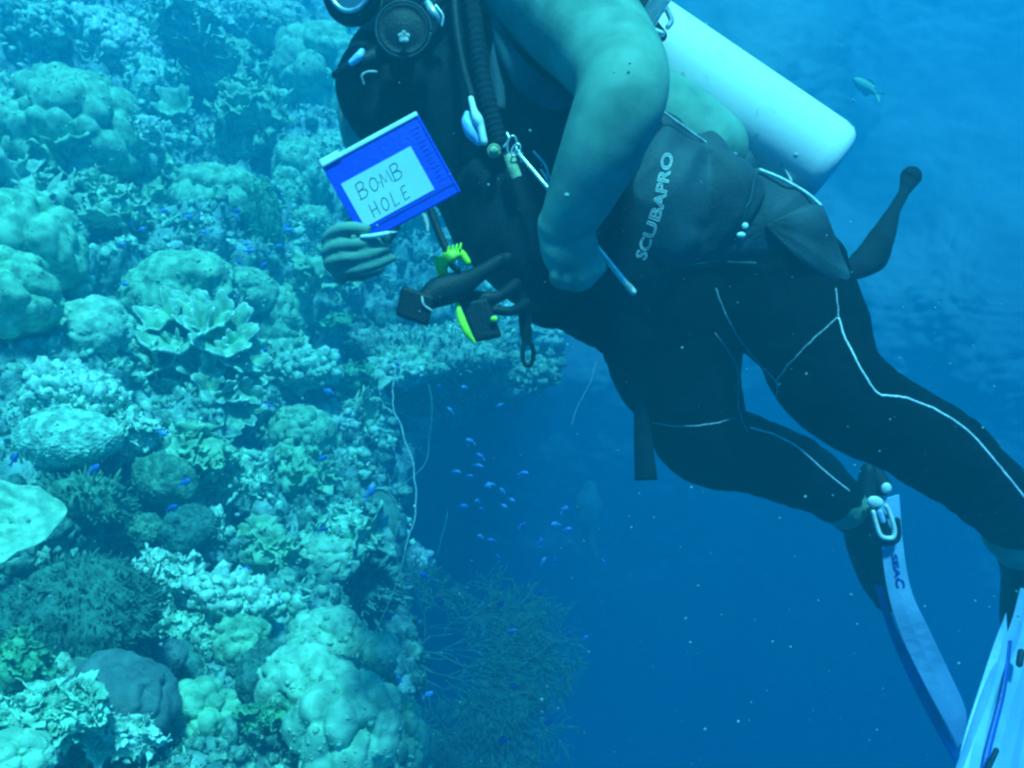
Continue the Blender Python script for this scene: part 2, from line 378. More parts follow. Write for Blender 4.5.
def t_frill():
    V = []; n = 11; rows_ = 4
    for s_ in (0, 1):
        for i in range(rows_):
            for k in range(n):
                a = -1.3 + 2.6 * k / (n - 1); t = i / (rows_ - 1); rr = .25 + .95 * t
                wv = .16 * t * t * math.sin(k * 1.9)
                V.append((rr * math.sin(a) * (1 + wv), rr * (math.cos(a) - .55) * (.6 + wv * 2) + s_ * (.10 + .06 * t) + .25 * t * t, 1.15 * t - .25 + .10 * t * math.cos(k * 1.9)))
    q = lambda s_, i, k: (s_ * rows_ + i) * n + k; Fc = []
    for i in range(rows_ - 1):
        for k in range(n - 1): Fc += [(q(0, i, k), q(0, i, k + 1), q(0, i + 1, k + 1), q(0, i + 1, k)), (q(1, i, k), q(1, i + 1, k), q(1, i + 1, k + 1), q(1, i, k + 1))]
        Fc += [(q(0, i, 0), q(0, i + 1, 0), q(1, i + 1, 0), q(1, i, 0)), (q(0, i, n - 1), q(1, i, n - 1), q(1, i + 1, n - 1), q(0, i + 1, n - 1))]
    for k in range(n - 1): Fc.append((q(0, 3, k), q(0, 3, k + 1), q(1, 3, k + 1), q(1, 3, k)))
    return np.array(V), Fc
TPL['frill'] = t_frill(); TPL['lump'] = t_lump()
def scatter(tpl, pos, nrm, size, tilt=.5, aniso=.3, up=.35):
    size = size * np.clip(rng.lognormal(-.12, .42, len(size)), .35, 2.2)
    V, Fc = TPL[tpl]; n = len(pos)
    z = nrm + np.array([0, 0, up]) + rng.normal(0, tilt, (n, 3)); z /= np.linalg.norm(z, axis=1)[:, None]
    a = rng.normal(0, 1, (n, 3)); x = np.cross(a, z); x /= np.linalg.norm(x, axis=1)[:, None] + 1e-9; y = np.cross(z, x)
    sc = size[:, None] * (1 + rng.uniform(-aniso, aniso, (n, 3)))
    jit = 1 + rng.uniform(-.16, .16, (n, len(V), 1)) * (.25 if tpl == 'frill' else 1)
    L = V[None] * jit * sc[:, None, :]
    Wd = pos[:, None] + L[..., 0:1] * x[:, None] + L[..., 1:2] * y[:, None] + L[..., 2:3] * z[:, None]
    off = (np.arange(n) * len(V))
    Fl = []
    for f in Fc:
        A = np.array(f)[None] + off[:, None]; Fl += A.tolist()
    return Wd.reshape(-1, 3), Fl

# general growth over the slope: random, in patches of kind; pale rises and dark hollows paint light and shade
allp = near_v[:, 12:-6].reshape(-1, 3); alln = near_n[:, 12:-6].reshape(-1, 3)
pyy = PY[:, 12:-6].reshape(-1); ok = (pyy > -30) & (pyy < 830)
allp, alln = allp[ok], alln[ok]
dep = allp @ FW
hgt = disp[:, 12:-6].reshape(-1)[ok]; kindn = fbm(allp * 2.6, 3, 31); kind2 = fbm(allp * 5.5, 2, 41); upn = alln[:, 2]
def pick(mask, n):
    idx = np.nonzero(mask)[0]; idx = rng.choice(idx, n); j = rng.normal(0, .006, (n, 3)); return allp[idx] + j, alln[idx], dep[idx]
def growth(name, tpl, m, mask, n, lo, hi, **k):
    p, nn, d = pick(mask, n); s = d / F_PX * rng.uniform(lo, hi, n) * np.minimum(1.25, 2.6 / d) ** .35
    V, Fc = scatter(tpl, p, nn, s, **k)
    mk(name, V, Fc, m, smooth=(tpl != 'leaf'), kind='stuff', label='small reef growth covering the slope')
cm = fbm(allp * 9, 2, 55)
growth('pale_coral_rubble', 'lump', 'pale', (kindn > .0) & (upn > 0) & (cm > -.1) & (hgt > .02), 4400, 1.6, 4.6)
growth('tan_coral_rubble', 'lump', 'tan', (kindn < .2) & (cm < .15), 5500, 1.8, 5.5)
growth('small_branching_coral', 'finger', 'pale', (kind2 > .05) & (upn > .0) & (cm > -.2) & (hgt > 0), 4800, 1.2, 3.2)
growth('olive_branching_coral', 'finger', 'olive', kind2 < .1, 7500, 1.3, 3.8)
growth('leafy_growth', 'leaf', 'tan', (kind2 > -.2) & (kindn > -.3), 5200, 1.8, 5.5)
growth('white_leafy_growth', 'leaf', 'white', (kind2 > .08) & (kindn > -.1) & (upn > .1) & (cm > 0) & (hgt > .05), 2400, 1.8, 5)
growth('hollow_shade_turf', 'lump', 'dark', hgt < .0, 7000, 2, 6)  # dark pieces only in hollows: shade of the gaps put into colour

# ---- coral generators --------------------------------------------------
def place(px, py, dd=0, n=None, lift=.0):
    h, hn = hit(px, py)
    if h is None: h = P(px, py, 4.5); hn = -norm(h)
    if n is None: n = norm(np.array([0, 0, 1.0]) * .8 + hn * .5 - norm(h) * .45)
    c = P(px, py, depth_of(h) + dd)
    return c, frame(norm(n)), depth_of(c)
def dome(px, py, w, h, m, name, label, cat='coral', lobe=0, seed=0, lobe_a=.36, rough=.04, fuzz=None, sub=5, dd=0.0, tilt=0, tall=1, depth_k=.8, group=None, bumps=0):
    """mound w x h pixels; lobe = lobes per radius"""
    c, Fm, d = place(px, py, dd)
    k = d / F_PX; V, Fc = ico(sub)
    # work in screen-aligned box, fully 3D body
    U = V.copy(); q = U + seed * 7.1
    r = 1 + rough * fbm(q * 3.2, 3, seed) + .16 * fbm(q * 1.1, 2, seed + 3) + .015 * fbm(q * 9, 2, seed + 5)
    if lobe and m.endswith('_soft'): lobe = lobe * 1.3; lobe_a = lobe_a * 1.25
    if lobe:
        a, b = worley(q * lobe * np.array([1, 1, .55]) + .35 * fbm(q * 2, 2, seed)[:, None], seed)
        r = r + lobe_a * (np.sqrt(np.clip(1 - (a / .82) ** 2, 0, 1)) - .55)
    if bumps:
        a, b = worley(q * bumps, seed + 9); r = r + .05 * (.5 - a)
    ax = RT * (w / 2 * k); ay = norm(np.array([0, -.35, 1])) * (h / 2 * k); az = norm(np.array([0, 1, .35])) * (min(w, h) / 2 * k * depth_k * 1.25)
    ca, sa = math.cos(tilt), math.sin(tilt); ax, ay = ax * ca + norm(ay) * np.linalg.norm(ax) * sa, ay * ca - RT * np.linalg.norm(ay) * sa
    Wv = c + (U * r[:, None]) @ np.stack([ax, az, ay])
    parts = [(Wv, Fc)]
    if fuzz is None and m in ('fuzz', 'tan_soft', 'pale_soft', 'olive', 'grey', 'pale'): fuzz = ('lump' if seed % 2 else 'knob', int(len(Wv) * .10), .4, .95)
    if fuzz:
        tpl, n, lo, hi = fuzz; idx = rng.choice(len(Wv), n)
        nr = U[idx] @ np.stack([norm(ax), norm(az), norm(ay)])
        parts.append(scatter(tpl, Wv[idx] - nr * .002, nr, k * rng.uniform(lo, hi, n), tilt=.35, up=.15))
    V, Fc = cat_vf(parts)
    return mk(name, V, Fc, m, origin=c, label=label, cat=cat, group=group)
def clump(px, py, w, h, tpl, n, lo, hi, m, name, label, dd=-.02, tilt=.45, seed=0, up=.5, group=None, rot=0, smooth=True, cat='coral'):
    """colony of many knobs/fingers/leaves over a low mound"""
    c, Fm, d = place(px, py, dd); k = d / F_PX
    V, Fc = ico(3); r = .8 + .3 * fbm(V * 1.7 + seed * 3.3, 3, seed)
    ax = RT * (w / 2 * k); ay = norm(np.array([0, -.3, 1])) * (h / 2 * k); az = norm(np.array([0, 1, .3])) * (min(w, h) / 2 * k)
    ca, sa = math.cos(rot), math.sin(rot); ax, ay = ax * ca + norm(ay) * np.linalg.norm(ax) * sa, ay * ca - RT * np.linalg.norm(ay) * sa
    B = np.stack([ax, az, ay]); Wv = c + (V * r[:, None]) @ B
    vis = np.nonzero(((V @ np.stack([norm(ax), norm(az), norm(ay)])) @ -norm(c) > -.35))[0]
    idx = rng.choice(vis, n); t = rng.uniform(.85, 1.08, n)[:, None]
    nr = V[idx] @ np.stack([norm(ax), norm(az), norm(ay)])
    p = c + (V[idx] * r[idx][:, None] * t + rng.normal(0, .04, (n, 3))) @ B
    s = scatter(tpl, p, nr, k * rng.uniform(lo, hi, n), tilt=tilt, up=up)
    V, Fc = cat_vf([(Wv, Fc), s])
    return mk(name, V, Fc, m, origin=c, label=label, cat=cat, group=group, smooth=smooth)
def ruffle(c, ax_up, radius, h, seed, m, name, parent=None, open_=1.0, arc=(0, 2 * math.pi), waves=5, amp=.16, **k):
    """curled leaf / vase of coral with a thick rim"""
    Fm = frame(ax_up); nr, na = 12, 72; V = []
    ph = random.Random(seed).uniform(0, 6.28)
    def pt(t, a):
        rr = radius * (.12 + .88 * t ** .8 * open_) * (1 + .12 * t ** 3); z = h * (t ** 1.2 - .22 * t ** 4)
        wv = amp * t ** 2 * (math.sin(waves * a + ph) + .5 * math.sin(waves * 2.3 * a + 1.7 * ph))
        e = 1 + .09 * math.sin(2 * a + ph * 2) * t
        return c + Fm[0] * math.cos(a) * rr * e * (1 + wv) + Fm[1] * math.sin(a) * rr * e * (1 + wv * .6) + Fm[2] * (z + radius * wv * 1.1 + .08 * radius * math.sin(7 * a + ph) * t ** 3)
    th = radius * .05
    for s in (0, 1):
        for i in range(nr):
            for j in range(na):
                a = arc[0] + (arc[1] - arc[0]) * j / (na - 1); V.append(pt(i / (nr - 1), a) + (Fm[2] * .6 - (Fm[0] * math.cos(a) + Fm[1] * math.sin(a)) * .8) * th * s * (.6 + .8 * i / nr))
    q = lambda s, i, j: (s * nr + i) * na + j; Fc = []
    for i in range(nr - 1):
        for j in range(na - 1):
            Fc += [(q(0, i, j), q(0, i + 1, j), q(0, i + 1, j + 1), q(0, i, j + 1)), (q(1, i, j), q(1, i, j + 1), q(1, i + 1, j + 1), q(1, i + 1, j))]
    for j in range(na - 1): Fc.append((q(0, nr - 1, j), q(1, nr - 1, j), q(1, nr - 1, j + 1), q(0, nr - 1, j + 1)))
    for i in range(nr - 1): Fc += [(q(0, i, 0), q(1, i, 0), q(1, i + 1, 0), q(0, i + 1, 0)), (q(0, i, na - 1), q(0, i + 1, na - 1), q(1, i + 1, na - 1), q(1, i, na - 1))]
    # pale rolled rim
    rim = tube([pt(1, arc[0] + (arc[1] - arc[0]) * j / 110) + Fm[2] * th * .3 for j in range(111)], th * (1.1 + .0), 5, cap=False)
    o = mk(name, np.array(V), Fc, m, parent, **k)
    return o, rim

# --- individual corals, back to front (px, py, w, h, ...)
dome(70, 130, 135, 110, 'tan_soft', 'leather_coral', 'large lobed leather coral mound in the upper left corner of the reef', lobe=2.3, seed=1, lobe_a=.34, dd=-.1)
dome(322, 75, 90, 85, 'tan_soft', 'leather_coral', 'lobed leather coral right behind the diver\'s mouthpiece', lobe=1.5, seed=2, lobe_a=.45, dd=-.3)
dome(300, 55, 46, 40, 'tan_soft', 'leather_coral', 'small lobed coral up behind the large one beside the mask', lobe=1.6, seed=12, lobe_a=.4, dd=-.1)
dome(330, 152, 46, 36, 'pale_soft', 'leather_coral', 'rounded pale coral touching the top left corner of the slate', lobe=1.6, seed=3, dd=-.3)
dome(303, 172, 52, 58, 'tan_soft', 'leather_coral', 'knobbed tan coral just left of the slate', lobe=1.6, seed=4, lobe_a=.4, dd=-.25)
dome(290, 192, 34, 40, 'tan_soft', 'leather_coral', 'short tan coral knob below and left of the slate corner', lobe=1.4, seed=14, lobe_a=.4, dd=-.25)
dome(265, 222, 34, 84, 'green', 'leather_coral', 'upright green fuzzy coral column left of the hand with the slate', lobe=0, seed=5, rough=.15, fuzz=('finger', 500, 1.2, 2.4), dd=-.15)
dome(313, 222, 34, 30, 'tan_soft', 'leather_coral', 'small tan coral tuft left of the fist holding the slate', lobe=1.6, seed=15, dd=-.3)
dome(28, 248, 100, 100, 'tan_soft', 'leather_coral', 'bright lobed leather coral at the left edge above the smooth mounds', lobe=2.0, seed=6, lobe_a=.38, dd=-.15)
dome(5, 292, 90, 80, 'tan_soft', 'leather_coral', 'lobed coral lowest at the left edge of the photo beside smooth mounds', lobe=1.7, seed=16, lobe_a=.34, dd=-.2)
dome(40, 322, 60, 66, 'pale_soft', 'boulder_coral', 'smooth rounded coral mound left of the larger smooth mound', lobe=1.1, lobe_a=.28, seed=7, rough=.12, dd=-.2)
dome(92, 332, 74, 62, 'pale_soft', 'boulder_coral', 'smooth finely pitted coral mound touching the cabbage coral', lobe=1.2, lobe_a=.26, seed=8, rough=.12, dd=-.2)
dome(180, 292, 108, 78, 'tan_soft', 'boulder_coral', 'broad wedge shaped coral rising behind the cabbage coral', lobe=.9, lobe_a=.2, seed=9, rough=.14, dd=-.2, tilt=.15)
dome(240, 292, 66, 46, 'tan_soft', 'boulder_coral', 'hazy coral hump right of the wedge shaped coral', lobe=1.2, seed=19, rough=.1, dd=-.1)
dome(280, 320, 62, 66, 'tan_soft', 'leather_coral', 'lobed coral below the fist holding the slate', lobe=2.2, lobe_a=.35, seed=20, dd=-.25)
clump(118, 42, 120, 56, 'lump', 650, 1.6, 4.0, 'white', 'rubble_coral', 'pale knobby coral ridge slanting across the top left', rot=-.5, dd=-.2, seed=1)
clump(35, 22, 90, 60, 'lump', 380, 1.6, 4.2, 'pale', 'rubble_coral', 'knobby pale coral in the far top left corner', dd=-.15, seed=2)
clump(255, 22, 120, 44, 'frill', 420, 2, 4.5, 'white', 'frilly_coral', 'frilly pale coral bank high up left of the diver\'s mask', dd=-.2, seed=3)
clump(155, 90, 60, 70, 'frill', 200, 2.2, 5, 'pale', 'frilly_coral', 'small frilly coral patch right of the big leather mound', dd=-.1, seed=4)
clump(132, 135, 58, 52, 'frill', 190, 3, 6.5, 'white', 'frilly_coral', 'bright frilly coral at the lower right of the big leather mound', dd=-.3, seed=5)
clump(225, 145, 80, 40, 'finger', 380, 1.5, 3.2, 'pale', 'branching_coral', 'fine branching coral in the middle of the upper reef', dd=-.2, seed=6)
clump(60, 395, 130, 62, 'lump', 1100, 1.4, 4.2, 'white', 'knobby_coral', 'bright knobby coral bed above the brain coral', dd=-.1, seed=7)
dome(68, 440, 96, 62, 'pale', 'brain_coral', 'rounded brain coral with fine bumps at the left', rough=.03, bumps=9, seed=22, dd=-.2, sub=6)
clump(125, 437, 70, 56, 'frill', 190, 3, 6, 'white', 'frilly_coral', 'white frilled coral right beside the brain coral', dd=-.2, seed=8)
clump(85, 500, 100, 60, 'finger', 420, 2, 4.4, 'olive', 'tufted_coral', 'olive tufted coral below the brain coral', dd=-.1, seed=9)
dome(165, 478, 60, 50, 'olive', 'boulder_coral', 'dark rounded coral beside the white frilled coral', lobe=1.1, seed=23, rough=.1, dd=-.15)
dome(190, 532, 54, 52, 'fuzz', 'boulder_coral', 'dark green dome coral above the white frilled colony', rough=.16, bumps=8, seed=24, dd=-.15)
dome(147, 530, 34, 34, 'olive', 'boulder_coral', 'small dark dome coral left of the dark green dome', rough=.18, bumps=6, seed=25, dd=-.15)
clump(165, 580, 74, 56, 'frill', 280, 3.5, 7.5, 'white', 'frilly_coral', 'brightest white frilled coral at the centre of the lower reef', dd=-.22, seed=10)
clump(235, 598, 90, 52, 'lump', 650, 1.5, 4.2, 'white', 'knobby_coral', 'white knobbed coral right of the brightest frilled coral', dd=-.22, seed=11, rot=-.3)
clump(205, 638, 100, 50, 'frill', 240, 3, 6.5, 'pale', 'shard_coral', 'slanting blade like coral below the white knobbed coral', dd=-.15, seed=12, tilt=.25, rot=-.45)
dome(82, 615, 150, 112, 'fuzz', 'tufted_coral', 'large dark tufted coral mound under the plate coral', rough=.08, seed=26, fuzz=('finger', 2600, 1.6, 3.4), dd=-.2, lobe=1.1, lobe_a=.15)
dome(165, 655, 40, 32, 'grey', 'ball_sponge', 'small blue grey ball sponge in the shade beside the dark mound', rough=.04, seed=27, dd=-.15)
dome(115, 700, 110, 90, 'grey', 'wrinkled_coral', 'grey wrinkled coral mound near the bottom left', lobe=2.2, lobe_a=.22, rough=.07, seed=28, dd=-.12)
clump(55, 715, 120, 62, 'frill', 330, 4, 8.5, 'pale', 'frilly_coral', 'bright frilly coral in the bottom left corner', dd=-.24, seed=13, rot=.25)
clump(20, 665, 60, 70, 'frill', 150, 3, 6.5, 'green', 'frilly_coral', 'yellow green frilly coral at the left edge near the bottom', dd=-.18, seed=14)
clump(125, 738, 70, 40, 'frill', 150, 3.5, 7, 'white', 'frilly_coral', 'frilled coral on the lower flank of the grey wrinkled mound', dd=-.24, seed=15, rot=-.2)
dome(15, 755, 70, 50, 'pale_soft', 'boulder_coral', 'smooth bright coral lobe cut by the bottom left corner', seed=29, lobe=1.2, dd=-.25)
dome(273, 678, 66, 76, 'fuzz', 'boulder_coral', 'dark oval coral dome left of the pale leather coral column', rough=.18, bumps=9, seed=30, dd=-.15)
clump(264, 716, 62, 22, 'frill', 150, 2.4, 5, 'green', 'frilly_coral', 'narrow fringe of green coral under the dark oval dome', dd=-.22, seed=16)
dome(330, 640, 76, 62, 'pale_soft', 'leather_coral', 'upper lobe of pale leather coral left of the round ball coral', lobe=1.5, lobe_a=.3, seed=31, dd=-.2, fuzz=('knob', 500, .8, 1.6))
dome(300, 680, 80, 70, 'pale_soft', 'leather_coral', 'pale leather coral lobe right of the dark oval dome', lobe=1.4, lobe_a=.3, seed=32, dd=-.25, fuzz=('knob', 500, .8, 1.6))
dome(380, 652, 36, 38, 'pale_soft', 'ball_coral', 'smooth round ball coral at the edge of the drop off', seed=33, rough=.03, dd=-.3)
dome(345, 725, 100, 110, 'pale_soft', 'leather_coral', 'largest pale leather coral at the bottom of the reef edge', lobe=1.7, lobe_a=.36, seed=34, dd=-.3, fuzz=('knob', 900, .8, 1.7))
dome(398, 738, 56, 92, 'tan_soft', 'leather_coral', 'tan fingered leather coral last before the blue drop off', lobe=1.7, lobe_a=.34, seed=35, dd=-.15, fuzz=('knob', 400, .8, 1.6))
dome(430, 755, 44, 44, 'olive', 'boulder_coral', 'dim olive coral knob low on the reef edge', lobe=1.5, seed=36, dd=0)
clump(404, 566, 52, 38, 'lump', 340, 1.4, 4, 'white', 'knobby_coral', 'bright white coral clump at the reef edge where the thin line ends', dd=-.25, seed=17)
dome(345, 590, 100, 62, 'fan', 'tufted_coral', 'feathery teal soft coral left of the bright edge clump', rough=.12, seed=37, fuzz=('finger', 1500, 2.2, 5), dd=-.1)
clump(330, 420, 60, 36, 'knob', 260, 1.8, 4, 'white', 'knobby_coral', 'pale knobbed coral patch right of the cabbage coral', dd=-.15, seed=18)
clump(310, 368, 70, 44, 'knob', 300, 2, 4.6, 'pale', 'knobby_coral', 'rounded knobs of pale coral above the pale patch near the drop off', dd=-.25, seed=19)
clump(238, 480, 70, 40, 'finger', 320, 1.8, 4, 'pale', 'branching_coral', 'pale branching coral below the dark polyps in mid reef', dd=-.15, seed=20)
clump(375, 440, 40, 60, 'knob', 190, 2, 4, 'pale', 'knobby_coral', 'knobbed coral strip on the reef edge left of the thin line', dd=-.1, seed=21)
clump(245, 420, 90, 90, 'knob', 620, 1.2, 2.8, 'tan', 'polyp_coral', 'dark coral dotted with tiny polyps beside the cabbage coral', dd=-.05, seed=22)
clump(430, 352, 200, 50, 'finger', 1100, 1.0, 2.6, 'tan', 'branching_coral', 'long ledge of pale branching coral under the gauge console', dd=-.2, seed=23)
clump(520, 372, 100, 36, 'lump', 420, 1.1, 3, 'tan', 'branching_coral', 'end of the coral ledge below the dangling hook', dd=-.2, seed=24)
clump(338, 322, 34, 20, 'frill', 70, 2, 4, 'green', 'frilly_coral', 'small yellow green coral patch below the fist', dd=-.35, seed=25)
clump(350, 378, 54, 30, 'frill', 110, 2, 4.4, 'green', 'frilly_coral', 'greenish coral patch at the left end of the ledge', dd=-.2, seed=26)
clump(70, 172, 70, 50, 'frill', 30, 9, 16, 'tan_soft', 'flap_coral', 'pointed flaps of leather coral below the big leather mound', dd=-.25, seed=27)
clump(22, 190, 66, 40, 'frill', 22, 9, 15, 'pale_soft', 'flap_coral', 'pointed coral flaps at the left edge above the bright lobed coral', dd=-.25, seed=28)
clump(250, 82, 80, 34, 'frill', 26, 6, 11, 'tan_soft', 'flap_coral', 'loose standing coral flaps high up between frilly bank and mask', dd=-.2, seed=29)

for px_, py_, w_, h_, n_, m_, dd_, lab in (
    (205, 66, 120, 60, 60, 'tan_soft', -.25, 'folded leather coral bank between the tube sponge and the frilly bank'),
    (105, 205, 90, 50, 42, 'pale_soft', -.25, 'folded leather coral right of the pointed flaps'),
    (165, 196, 80, 56, 42, 'tan_soft', -.2, 'folded leather coral in the middle of the upper reef above the dark gap'),
    (245, 112, 84, 54, 44, 'tan_soft', -.25, 'folded leather coral left of the slate and below the loose flaps'),
    (330, 268, 54, 44, 30, 'tan_soft', -.25, 'folded leather coral peeking out below the fist'),
    (18, 110, 64, 56, 34, 'pale', -.25, 'folded coral at the left edge beside the big leather mound'),
    (180, 26, 90, 46, 46, 'pale', -.25, 'folded pale coral at the top edge right of the slanting ridge'),
    (285, 362, 66, 52, 34, 'pale_soft', -.25, 'folded pale coral right of the cabbage coral above the knobbed patch'),
    (290, 478, 92, 56, 46, 'tan_soft', -.2, 'folded coral left of the heart shaped coral leaf'),
    (262, 552, 80, 50, 44, 'tan_soft', -.2, 'folded coral above the white knobbed coral'),
    (345, 530, 70, 50, 40, 'pale', -.2, 'folded coral just above the feathery soft coral'),
    (45, 585, 80, 40, 30, 'tan', -.15, 'folded dull coral between the plate coral and the dark tufted mound'),
    (200, 455, 64, 44, 34, 'tan_soft', -.2, 'folded coral above the pale branching coral'),
    (360, 408, 60, 44, 34, 'pale_soft', -.2, 'folded coral at the reef edge under the left end of the ledge')):
    clump(px_, py_, w_, h_, 'frill', int(n_ * 1.5), 5.5, 11, m_, 'leather_coral', lab, dd=dd_, seed=int(px_), tilt=.4)
for px_, py_, w_, h_, m_, lb_, dd_, lab in (
    (218, 200, 84, 62, 'tan_soft', 1.7, -.15, 'broad lobed coral left of the green column'),
    (12, 30, 70, 56, 'tan_soft', 1.9, -.2, 'lobed coral in the corner of the photo above the big leather mound'),
    (270, 25, 70, 46, 'pale_soft', 1.9, -.15, 'lobed coral within the frilly bank at the top'),
    (232, 400, 56, 44, 'tan_soft', 1.8, -.15, 'lobed coral under the right side of the cabbage coral'),
    (300, 432, 60, 48, 'tan_soft', 1.8, -.15, 'lobed coral below the pale knobbed patch'),
    (330, 560, 56, 40, 'pale_soft', 1.8, -.15, 'lobed coral left above the feathery soft coral'),
    (240, 640, 54, 44, 'tan_soft', 1.8, -.15, 'lobed coral between the blade like coral and the dark oval dome'),
    (200, 715, 70, 60, 'tan_soft', 1.8, -.15, 'lobed coral between the grey wrinkled mound and the green fringe'),
    (415, 362, 60, 34, 'tan_soft', 2.0, -.15, 'lobed coral on the ledge left of the spare regulator')):
    dome(px_, py_, w_, h_, m_, 'leather_coral', lab, lobe=lb_, lobe_a=.4, seed=int(px_) + 100, dd=dd_)
clump(470, 372, 110, 40, 'frill', 260, 1.4, 3.4, 'tan', 'frilly_coral', 'dim frilly coral under the middle of the ledge', dd=-.1, seed=40)
clump(395, 372, 70, 34, 'lump', 260, 1.2, 3.4, 'pale', 'knobby_coral', 'pale knobs where the long thin line meets the ledge', dd=-.15, seed=41)
clump(455, 335, 90, 30, 'frill', 200, 1.4, 3.2, 'pale', 'frilly_coral', 'pale frilly coral on the ledge right below the gauge console', dd=-.2, seed=42)
# plate coral, left edge
c, Fm, d = place(10, 522, -.35)
pl = norm(np.array([.25, -.62, .72])); Fp = frame(pl); kk = d / F_PX
V = []; na, nr = 90, 26
for s in (0, 1):
    for i in range(nr):
        for j in range(na):
            a = 2 * math.pi * j / na; t = i / (nr - 1)
            rad = 45 * kk * (1 + .10 * math.sin(3 * a + 1) + .05 * math.sin(7 * a)); q = Fp[0] * math.cos(a) * rad * t + Fp[1] * math.sin(a) * rad * t * .98
            z = kk * (6 * fbm(np.array(q / kk / 9)[None], 3, 3)[0] + 1.5 * math.sin(t * 17 + 2 * math.sin(a * 2))) + kk * 6 * t * t
            V.append(c + q + Fp[2] * (z if s == 0 else z - kk * 6 * (1.15 - t)))
q_ = lambda s, i, j: (s * nr + i) * na + j % na
Fc = [(q_(0, i, j), q_(0, i + 1, j), q_(0, i + 1, j + 1), q_(0, i, j + 1)) for i in range(nr - 1) for j in range(na)]
Fc += [(q_(1, i, j), q_(1, i, j + 1), q_(1, i + 1, j + 1), q_(1, i + 1, j)) for i in range(nr - 1) for j in range(na)]
Fc += [(q_(0, nr - 1, j), q_(1, nr - 1, j), q_(1, nr - 1, j + 1), q_(0, nr - 1, j + 1)) for j in range(na)]
mk('plate_coral', np.array(V), Fc, 'pale_soft', origin=c, label='flat pale plate coral jutting from the left edge', cat='coral')

# cabbage coral
c, Fm, d = place(182, 362, -.46); kk = d / F_PX
cab = thing('cabbage_coral', c, 'large ruffled cabbage coral with pale curled rims in mid reef', 'coral')
rims = []
for i, (x, y, r, h, tx, tz, op) in enumerate([(-34, 8, 30, 28, -.6, .5, 1.1), (0, -22, 34, 34, -.1, .9, 1), (34, -20, 30, 34, .35, .8, 1), (6, 16, 30, 30, -.05, .25, 1.15),
        (-40, 34, 20, 18, -.7, .1, 1), (36, 18, 26, 28, .6, .35, 1), (-8, 42, 24, 22, -.2, -.1, 1.1), (46, 40, 22, 26, .5, .0, 1), (-14, -4, 24, 28, -.3, .6, 1), (20, 4, 22, 30, .2, .5, 1), (22, 52, 20, 34, .2, -.5, .9), (-52, 8, 18, 20, -.8, .3, 1.1), (-20, -34, 18, 22, -.3, 1, 1.1), (18, -36, 20, 22, .2, 1, 1.1), (50, -4, 20, 24, .7, .5, 1), (-54, 44, 18, 16, -.6, -.2, 1.1), (-2, 22, 18, 24, .2, .2, 1), (-26, 20, 20, 24, -.5, .4, 1), (58, 22, 16, 20, .8, .1, 1)]):
    cc = c + RT * x * kk - UP * y * kk + FW * .05 * d * .3
    o, rim = ruffle(cc, norm(np.array([tx, -.75, tz])), r * kk, h * kk, i + 5, 'tan_soft', 'leaf', cab, open_=op, waves=6 + i % 4, amp=.15)
    rims.append(rim)
V, Fc = cat_vf(rims); mk('rim', V, Fc, 'white', cab)
# vases and tube sponges, upper middle
c, Fm, d = place(180, 112, -.2); kk = d / F_PX
v = thing('vase_coral', c, 'cup shaped coral opening forward in the upper middle reef', 'coral')
o, rim = ruffle(c + FW * .04, norm([-.1, -.8, .6]), 17 * kk, 22 * kk, 3, 'tan_soft', 'cup', v); mk('rim', *rim, 'pale', v)
c, Fm, d = place(187, 84, -.2); kk = d / F_PX
v = thing('tube_sponge', c, 'small tube sponge showing a pale ring mouth in the upper reef', 'sponge')
mk('tube', *tube([c + np.array([0, .06, -.10]), c + np.array([0, .02, -.02]), c], [5 * kk, 5 * kk, 5 * kk], 12, cap=False), 'tan', v)
th = np.linspace(0, 2 * math.pi, 24); nv = norm([0, -.7, .6]); Fr = frame(nv)
mk('rim', *tube([c + Fr[0] * math.cos(a) * 5.2 * kk + Fr[1] * math.sin(a) * 4 * kk for a in th], 1.2 * kk, 6, cap=False), 'white', v)
c, Fm, d = place(158, 70, -.25); kk = d / F_PX
v = thing('stalked_sponge', c, 'pale sponge with a rounded head on a thin stalk in the upper reef', 'sponge')
mk('head', *ell(c, (9 * kk, 8 * kk, 11 * kk), 3), 'tan_soft', v)
mk('stalk', *tube([c - UP * 8 * kk, c - UP * 26 * kk + RT * kk, c - UP * 48 * kk + FW * .05], [4 * kk, 2.4 * kk, 4.5 * kk], 9, n=10), 'tan_soft', v)

RK = 1.2
def PK(x, y, d): return P(x, y, d * RK)
# gorgonian bush and others -------------------------------------------------
def fan(root, direction, normal, L, depth, seed, r0, spread=.5, droop=0, minr=.0007, jit=.12):
    rd = random.Random(seed); parts = []
    def grow(p, dr, L, r, lv):
        n = 4; pts = [p]; q = p.copy(); dd = dr.copy()
        for _ in range(n):
            dd = norm(dd + np.array([rd.gauss(0, jit), rd.gauss(0, jit), rd.gauss(0, jit) - droop])); dd = norm(dd - normal * np.dot(dd, normal) * .5); q = q + dd * L / n; pts.append(q.copy())
        parts.append(tube(pts, np.linspace(r, r * .72, n + 1), 4, cap=False))
        if lv == 0: return
        for k in range(rd.choice((2, 3, 3))):
            s = rd.uniform(-1, 1) * spread + (-.3, .3)[k % 2]; b = pts[rd.choice((2, 3, 4))] if k else pts[-1]
            side = np.cross(normal, dd); grow(b, norm(dd + side * s * 1.3), L * rd.uniform(.68, .95), max(r * .66, minr), lv - 1)
    grow(np.asarray(root, float), norm(direction), L, r0, depth)
    return cat_vf(parts)
root = PK(402, 655, 2.95); parts = []
